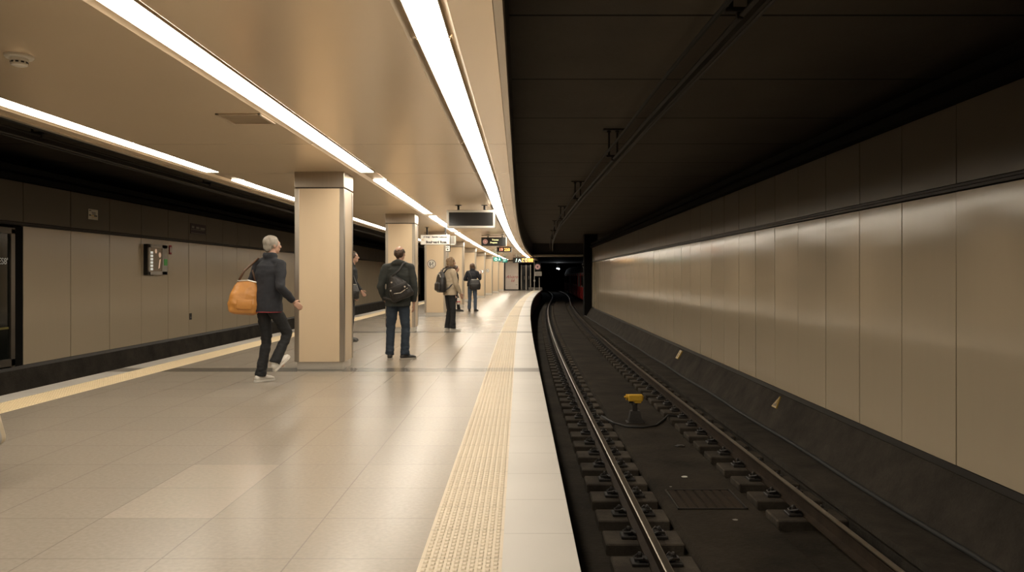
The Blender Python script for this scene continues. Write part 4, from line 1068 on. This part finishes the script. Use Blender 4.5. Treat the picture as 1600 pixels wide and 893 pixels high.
def sling():
    B = Blob(); Mx = Matrix.Translation((x2 + .055, D2 - .205, 1.105)) @ Matrix.Rotation(-R(24), 4, 'Y') @ Matrix.Rotation(R(4), 4, 'X')
    B.loft([((0, 0, -.17), .16, .045, 0), ((0, -.012, -.13), .185, .066, 0), ((-.005, -.012, -.02), .175, .07, 0), ((-.015, 0, .1), .125, .055, 0), ((-.02, .01, .2), .06, .035, 0), ((-.02, .015, .235), .04, .022, 0)], sq=2.6, Mx=Mx)
    o = B.build('sling_bag', c_leather, None, .008, 4, .004, 14); tag(o, 'dark leather sling bag worn across the back of the man in the hooded jacket', 'bag', kind='thing')
    bm = bmesh.new(); Mf = Mx
    box(bm, -.15, .15, -.092, -.07, -.03, .075, .012, 2, Mf); obj_from_bm('flap', bm, c_leather, o, True)
    for a, b in (((-.12, -.094, .03), (-.12, -.1, -.05)), ((.1, -.094, .03), (.1, -.1, -.05))):
        bm = bmesh.new(); tube(bm, [Mf @ Vector(a), Mf @ Vector(b)], .009, 6); obj_from_bm('buckle_strap', bm, c_leather, o)
    bm = bmesh.new()
    for q in ((-.12, -.1, .03), (.1, -.1, .0), (-.06, -.075, .14)): cyl(bm, Mf @ Vector(q), Mf @ (Vector(q) + Vector((0, -.008, 0))), .013, 10)
    obj_from_bm('metal_stud', bm, m_silver, o)['label'] = 'small shiny metal studs'
    bm = bmesh.new(); tube(bm, [Mf @ Vector((-.1, -.082, -.03)), Mf @ Vector((.0, -.09, -.06)), Mf @ Vector((.13, -.084, -.035))], .005, 6); obj_from_bm('zip', bm, m_silver, o)
    # strap: from the bag top over the right shoulder, and under the left arm
    bm = bmesh.new()
    pts = [Mf @ Vector((-.02, -.01, .22)), Vector((x2 + .055, D2 - .175, 1.40)), Vector((x2 + .10, D2 - .12, 1.495)), Vector((x2 + .12, D2 - .02, 1.515)), Vector((x2 + .10, D2 + .1, 1.44)), Vector((x2 - .02, D2 + .19, 1.2)), Vector((x2 - .17, D2 + .14, 1.02)), Vector((x2 - .225, D2, .97)), Vector((x2 - .16, D2 - .15, .955)), Mf @ Vector((-.15, -.0, -.14))]
    tube(bm, pts, .017, 8); obj_from_bm('strap', bm, c_leather, o, True)
sling()

# grey-haired person walking, tan bag
D1p = 9.57; x1 = at(419, D1p)
p1 = person((x1, D1p, 0), -R(35), 'grey-haired person in dark jacket and black trousers walking past the nearest column',
    dict(pel=(0, 0, .955), neck=(.0, .03, 1.50), head=(.0, .06, 1.685), hyaw=12, hpitch=-4, ty=.12,
         sh=[(-.185, .0, 1.445), (.185, .04, 1.435)], el=[(-.26, -.06, 1.18), (.26, -.02, 1.165)], wr=[(-.235, .13, 1.03), (.265, .17, .985)],
         hand=({'f': (.2, .9, -.1), 'p': (1, 0, -.2), 't': (0, .3, 1), 'curl': .8}, {'f': (.15, .75, -.6), 'p': (-1, .1, 0), 't': (0, .6, .7), 'curl': .4}),
         hip=[(-.085, 0, .925), (.085, .01, .925)], kn=[(-.095, .05, .51), (.09, .22, .585)], an=[(-.105, -.03, .09), (.095, .03, .255)], fyaw=(5, 4), fpitch=(0, -38)),
    dict(jacket=c_navy, trousers=c_black, shoe=s_white, sole=s_white, hemz=.865, wide=1.04, collar=True, leg=1.0, hem=.068, hemband=c_pinkedge), ('short', h_grey), .008, 2)
def tan_bag():
    bx, by = x1 - .265, D1p - .07
    B = Blob(); Mx = Matrix.Translation((bx, by, 1.02)) @ Matrix.Rotation(R(20), 4, 'Z') @ Matrix.Rotation(R(5), 4, 'Y')
    B.loft([((0, 0, -.19), .12, .07, 0), ((0, 0, -.165), .17, .105, 0), ((0, 0, -.06), .195, .125, 0), ((0, 0, .06), .175, .10, 0), ((.01, 0, .16), .14, .06, 0), ((.02, 0, .225), .11, .03, 0)], sq=2.4, Mx=Mx)
    o = B.build('shoulder_bag', c_tan, None, .009, 4, .012, 8, (1, 1, 1.2)); tag(o, 'large slouchy tan leather bag hanging from the walking person\'s left shoulder', 'bag', kind='thing')
    bm = bmesh.new(); tube(bm, [Mx @ Vector((-.09, 0, .2)), Vector((bx + .0, by - .02, 1.36)), Vector((x1 - .14, D1p + .05, 1.515)), Vector((x1 - .12, D1p + .12, 1.515)), Vector((bx + .06, by + .12, 1.36)), Mx @ Vector((.12, .02, .2))], .014, 8); obj_from_bm('strap', bm, M('dark_brown_leather', (.10, .05, .025), .5), o, True)
    bm = bmesh.new(); tube(bm, [Mx @ Vector((-.1, -.03, .215)), Mx @ Vector((.02, -.035, .23)), Mx @ Vector((.12, -.03, .215))], .008, 6); obj_from_bm('zip', bm, m_silver, o)
    bm = bmesh.new(); box(bm, -.09, .09, -.128, -.105, -.12, .0, .012, 2, Mx); obj_from_bm('front_pocket', bm, c_tan, o, True)
tan_bag()

# woman in the pale coat with a backpack
D3 = 18.45; x3 = at(703, D3)
p3 = person((x3, D3, 0), -R(58), 'woman in pale beige coat and black trousers standing sideways with a black backpack',
    dict(pel=(0, 0, .93), neck=(0, .0, 1.46), head=(.0, .035, 1.635), hyaw=8, hpitch=-3,
         sh=[(-.17, 0, 1.405), (.17, 0, 1.405)], el=[(-.215, .03, 1.12), (.215, .05, 1.12)], wr=[(-.19, .16, .90), (.19, .18, .885)],
         hip=[(-.085, 0, .90), (.085, 0, .90)], kn=[(-.09, .03, .49), (.1, .035, .49)], an=[(-.095, -.02, .09), (.105, .02, .09)], fyaw=(-4, 14)),
    dict(jacket=c_beige, trousers=c_black, shoe=s_white, sole=s_white, hemz=.855, wide=1.04, flare=1.06, fem=True, scarf=cloth('brown_fur', (.07, .042, .026)), leg=1.0, hem=.075), ('bob', h_fair), .009, 3)
def backpack(ref, rz, d0, name_label, k=1.0, mat=c_leather):
    Mx = Matrix.Translation(ref) @ Matrix.Rotation(rz, 4, 'Z')
    B = Blob()
    B.loft([((0, 0, -.25), .12, .06, 0), ((0, -.01, -.22), .16, .085, 0), ((0, -.015, -.05), .165, .095, 0), ((0, -.01, .1), .145, .08, 0), ((0, 0, .2), .10, .055, 0), ((0, .01, .245), .05, .03, 0)], sq=2.7, Mx=Mx)
    o = B.build('backpack', mat, None, .009, 4, .005, 10); tag(o, name_label, 'bag', kind='thing')
    B = Blob(); B.loft([((0, -.09, -.21), .10, .035, 0), ((0, -.1, -.18), .125, .045, 0), ((0, -.1, -.05), .12, .04, 0), ((0, -.09, .0), .08, .02, 0)], sq=2.7, Mx=Mx); B.build('front_pocket', mat, o, .009, 3, .004, 14)
    for s in (-1, 1):
        bm = bmesh.new(); tube(bm, [Mx @ Vector((s * .06, .03, .2)), Mx @ Vector((s * .1, .1, .31)), Mx @ Vector((s * .115, .21, .335)), Mx @ Vector((s * .125, .30, .2)), Mx @ Vector((s * .15, .27, .0)), Mx @ Vector((s * .165, .12, -.13)), Mx @ Vector((s * .14, .02, -.2))], .017, 8); obj_from_bm('strap', bm, mat, o, True)
    bm = bmesh.new(); tube(bm, [Mx @ Vector((-.03, 0, .235)), Mx @ Vector((-.02, 0, .28)), Mx @ Vector((.02, 0, .28)), Mx @ Vector((.03, 0, .235))], .008, 6); obj_from_bm('handle', bm, mat, o)
    bm = bmesh.new(); tube(bm, [Mx @ Vector((-.11, -.075, .11)), Mx @ Vector((-.06, -.07, .18)), Mx @ Vector((.06, -.07, .18)), Mx @ Vector((.11, -.075, .11))], .005, 6); obj_from_bm('zip', bm, m_silver, o)
    return o
a3 = R(58)
backpack(Vector((x3, D3, 1.165)) + Matrix.Rotation(-a3, 3, 'Z') @ Vector((0, -.225, 0)), -a3, 0, 'black backpack worn by the woman in the pale beige coat')

# woman in a dark jacket looking at a phone
D4 = 28.9; x4 = at(738, D4)
p4 = person((x4, D4, 0), -R(12), 'woman in dark jacket and blue jeans holding up a phone, seen from behind',
    dict(pel=(0, 0, .95), neck=(0, .0, 1.49), head=(.0, .03, 1.665), hyaw=10, hpitch=-12,
         sh=[(-.18, 0, 1.43), (.18, 0, 1.43)], el=[(-.29, .02, 1.18), (.27, .06, 1.19)], wr=[(-.16, .25, 1.15), (.25, .26, 1.38)],
         hand=({'f': (.8, .6, .1), 'curl': .6}, {'f': (.05, .35, .9), 'p': (-.3, -1, 0), 't': (-1, 0, .2), 'curl': .9}),
         hip=[(-.085, 0, .92), (.085, 0, .92)], kn=[(-.105, .02, .51), (.105, .02, .51)], an=[(-.115, -.01, .09), (.115, -.01, .09)], fyaw=(-12, 16)),
    dict(jacket=c_navy, trousers=c_blue, shoe=s_dark, sole=s_soled, hemz=.92, wide=1.08, fem=True, leg=1.05, collar=True), ('bob', M('mid_brown_hair', (.10, .058, .034), .5, var=.35, scale=40)), .010, 4)
def phone():
    Mx = Matrix.Translation((x4, D4, 0)) @ Matrix.Rotation(-R(12), 4, 'Z') @ Matrix.Translation((.27, .30, 1.47)) @ Matrix.Rotation(R(8), 4, 'Y') @ Matrix.Rotation(-R(12), 4, 'X')
    bm = bmesh.new(); box(bm, -.085, .085, -.006, .006, -.06, .06, .006, 2, Mx); o = obj_from_bm('phone', bm, m_blackpl); tag(o, 'dark phone with a pale screen held up by the woman in blue jeans', 'phone', kind='thing')
    bm = bmesh.new(); box(bm, -.072, .072, -.0085, -.004, -.05, .05, 0, 1, Mx); obj_from_bm('screen', bm, glow('phone_screen', (.75, .72, .65), .7), o)
phone()
def handbag(ref, rz, s, label, mat, strap):
    Mx = Matrix.Translation(ref) @ Matrix.Rotation(rz, 4, 'Z')
    B = Blob(); B.loft([((0, 0, -.15 * s), .12 * s, .05 * s, 0), ((0, 0, -.13 * s), .155 * s, .075 * s, 0), ((0, 0, 0), .165 * s, .085 * s, 0), ((0, 0, .11 * s), .13 * s, .05 * s, 0), ((0, 0, .15 * s), .11 * s, .025 * s, 0)], sq=2.8, Mx=Mx)
    o = B.build('handbag', mat, None, .009, 3, .005, 12); tag(o, label, 'bag', kind='thing')
    bm = bmesh.new(); tube(bm, [Mx @ Vector(q) for q in strap], .011, 8); obj_from_bm('strap', bm, mat, o, True)
    bm = bmesh.new(); tube(bm, [Mx @ Vector((-.1 * s, -.03 * s, .14 * s)), Mx @ Vector((.1 * s, -.03 * s, .14 * s))], .006, 6); obj_from_bm('zip', bm, m_silver, o)
    bm = bmesh.new(); box(bm, -.11 * s, .11 * s, -.1 * s, -.07 * s, -.1 * s, .03 * s, .012, 2, Mx); obj_from_bm('front_pocket', bm, mat, o, True)
    return o
handbag(Vector((x4 + .11, D4 - .215, .99)), R(4), 1.3, 'black bag hanging on the back of the woman in blue jeans', c_leather, [(-.11, .0, .14), (-.14, .02, .3), (-.2, .1, .46), (-.22, .22, .48), (-.1, .34, .3), (.14, .34, .12), (.2, .2, .1), (.13, .03, .13)])

# person mostly hidden by the nearest column
D5 = 15.6; x5 = at(545.5, D5)
p5 = person((x5, D5, 0), -R(90), 'person in a black coat facing right, mostly hidden behind the nearest column',
    dict(pel=(0, 0, .95), neck=(0, .04, 1.50), head=(.0, .085, 1.685), hyaw=0, hpitch=-4,
         sh=[(-.18, .02, 1.44), (.18, .03, 1.44)], el=[(-.23, .06, 1.17), (.23, .05, 1.17)], wr=[(-.2, .2, 1.0), (.22, .14, .95)],
         hip=[(-.085, 0, .92), (.085, 0, .92)], kn=[(-.095, .03, .51), (.095, .05, .51)], an=[(-.1, -.03, .09), (.1, .0, .09)], fyaw=(-6, 8)),
    dict(jacket=c_black, trousers=c_black, shoe=s_dark, sole=s_soled, hemz=.80, wide=1.05, collar=True), ('short', h_brown), .009, 5)
ob = handbag(Vector((x5 + .11, D5 - .33, .995)), R(6), 1.0, 'black handbag of the person hidden behind the nearest column', c_leather, [(-.1, 0, .13), (-.12, .03, .28), (-.12, .12, .475), (-.1, .2, .49), (-.02, .25, .40), (.06, .12, .22), (.1, .02, .13)])

# person hidden behind the woman in the pale coat: one outstretched leg shows
D6 = 28.9; x6 = at(711, D6)
p6 = person((x6, D6, 0), -R(90), 'person in dark clothes mostly hidden behind the woman in the pale coat',
    dict(pel=(0, 0, .90), neck=(0, .02, 1.41), head=(.0, .05, 1.58),
         sh=[(-.17, 0, 1.36), (.17, 0, 1.36)], el=[(-.21, .03, 1.09), (.21, .03, 1.09)], wr=[(-.18, .1, .87), (.18, .1, .87)],
         hip=[(-.08, 0, .87), (.08, 0, .87)], kn=[(-.08, .0, .47), (.09, .1, .47)], an=[(-.08, -.06, .09), (.09, .14, .09)], fyaw=(0, 4)),
    dict(jacket=c_black, trousers=c_black, shoe=s_dark, sole=s_soled, hemz=.80, wide=.95, leg=.95), ('short', h_brown), .010, 6)
def carrier():
    t = empty('carrier_bag', (at(717.5, D6), D6 - .28, 0)); tag(t, 'small white and red carrier bag beside the hidden person\'s leg', 'bag', kind='thing')
    B = Blob(); B.loft([((0, 0, .26), .05, .035, 0), ((0, 0, .34), .06, .04, 0), ((0, 0, .46), .055, .03, 0), ((0, 0, .5), .045, .012, 0)], sq=3); B.build('bag_body', s_white, t, .008, 2, .006, 14)
    bm = bmesh.new(); box(bm, -.062, .062, -.043, .043, .34, .385, .01); obj_from_bm('red_band', bm, m_red, t)
    for s in (-1, 1):
        bm = bmesh.new(); tube(bm, [(-.03, s * .008, .49), (-.025, s * .01, .62), (-.02, .1 , .80), (0, .1, .82), (.01, s * .01, .62), (.03, s * .008, .49)], .004, 5); obj_from_bm('handle', bm, s_white, t)
carrier()

# beige wheeled case cut by the left picture edge
def case():
    d = 4.9; t = empty('suitcase', (-3.37, d, 0)); tag(t, 'beige wheeled suitcase tilted on its wheel, cut off by the left picture edge', 'suitcase', kind='thing')
    Mx = Matrix.Translation((-.12, 0, .35)) @ Matrix.Rotation(-R(16), 4, 'Y')
    m_case = M('case_beige', (.40, .33, .23), .55)
    bm = bmesh.new(); box(bm, -.19, .19, -.12, .12, -.17, .17, .05, 4, Mx); obj_from_bm('shell', bm, m_case, t, True)
    bm = bmesh.new(); box(bm, -.192, .192, -.008, .008, -.172, .172, .05, 4, Mx); obj_from_bm('zip_seam', bm, m_grey, t)
    for y in (-.09, .09):
        bm = bmesh.new(); tube(bm, [Mx @ Vector((.10, y, -.15)), (-.0, y, .05)], .014, 8); o = obj_from_bm('wheel_arm', bm, m_blackpl, t)
        bm = bmesh.new(); lathe(bm, [(0, -.014), (.034, -.014), (.038, -.008), (.038, .008), (.034, .014), (0, .014)], 20, Matrix.Translation((.0, y, .038)) @ Matrix.Rotation(PI / 2, 4, 'X')); obj_from_bm('wheel', bm, m_rubber, t, True)
    bm = bmesh.new()
    for y in (-.06, .06): tube(bm, [Mx @ Vector((-.15, y, .16)), Mx @ Vector((-.15, y, .62))], .009, 8)
    tube(bm, [Mx @ Vector((-.15, -.075, .62)), Mx @ Vector((-.15, .075, .62))], .015, 8)
    obj_from_bm('pull_handle', bm, m_silver, t)
case()
# small lamp fixed to the left side of the wall-end pillar
def pillar_lamp():
    x = wallx(WE) - .44
    t = empty('pillar_lamp', (x, 47.45, 1.95)); tag(t, 'tiny white lamp on the left side of the black pillar at the wall end', 'lamp', kind='thing')
    bm = bmesh.new(); box(bm, -.03, .0, -.09, .05, -.09, .09, .006); obj_from_bm('housing', bm, m_blackpl, t)
    bm = bmesh.new(); cyl(bm, (-.055, 0, -.06), (-.055, 0, .06), .026, 14); obj_from_bm('bulb', bm, glow('pillar_lamp_glow', (1, .88, .74), 160), t, True)
    bm = bmesh.new()
    for z in (-.066, .06): box(bm, -.085, -.01, -.03, .03, z, z + .006)
    box(bm, -.085, -.02, -.055, -.04, -.066, .066); obj_from_bm('guard', bm, m_blackpl, t)
pillar_lamp()
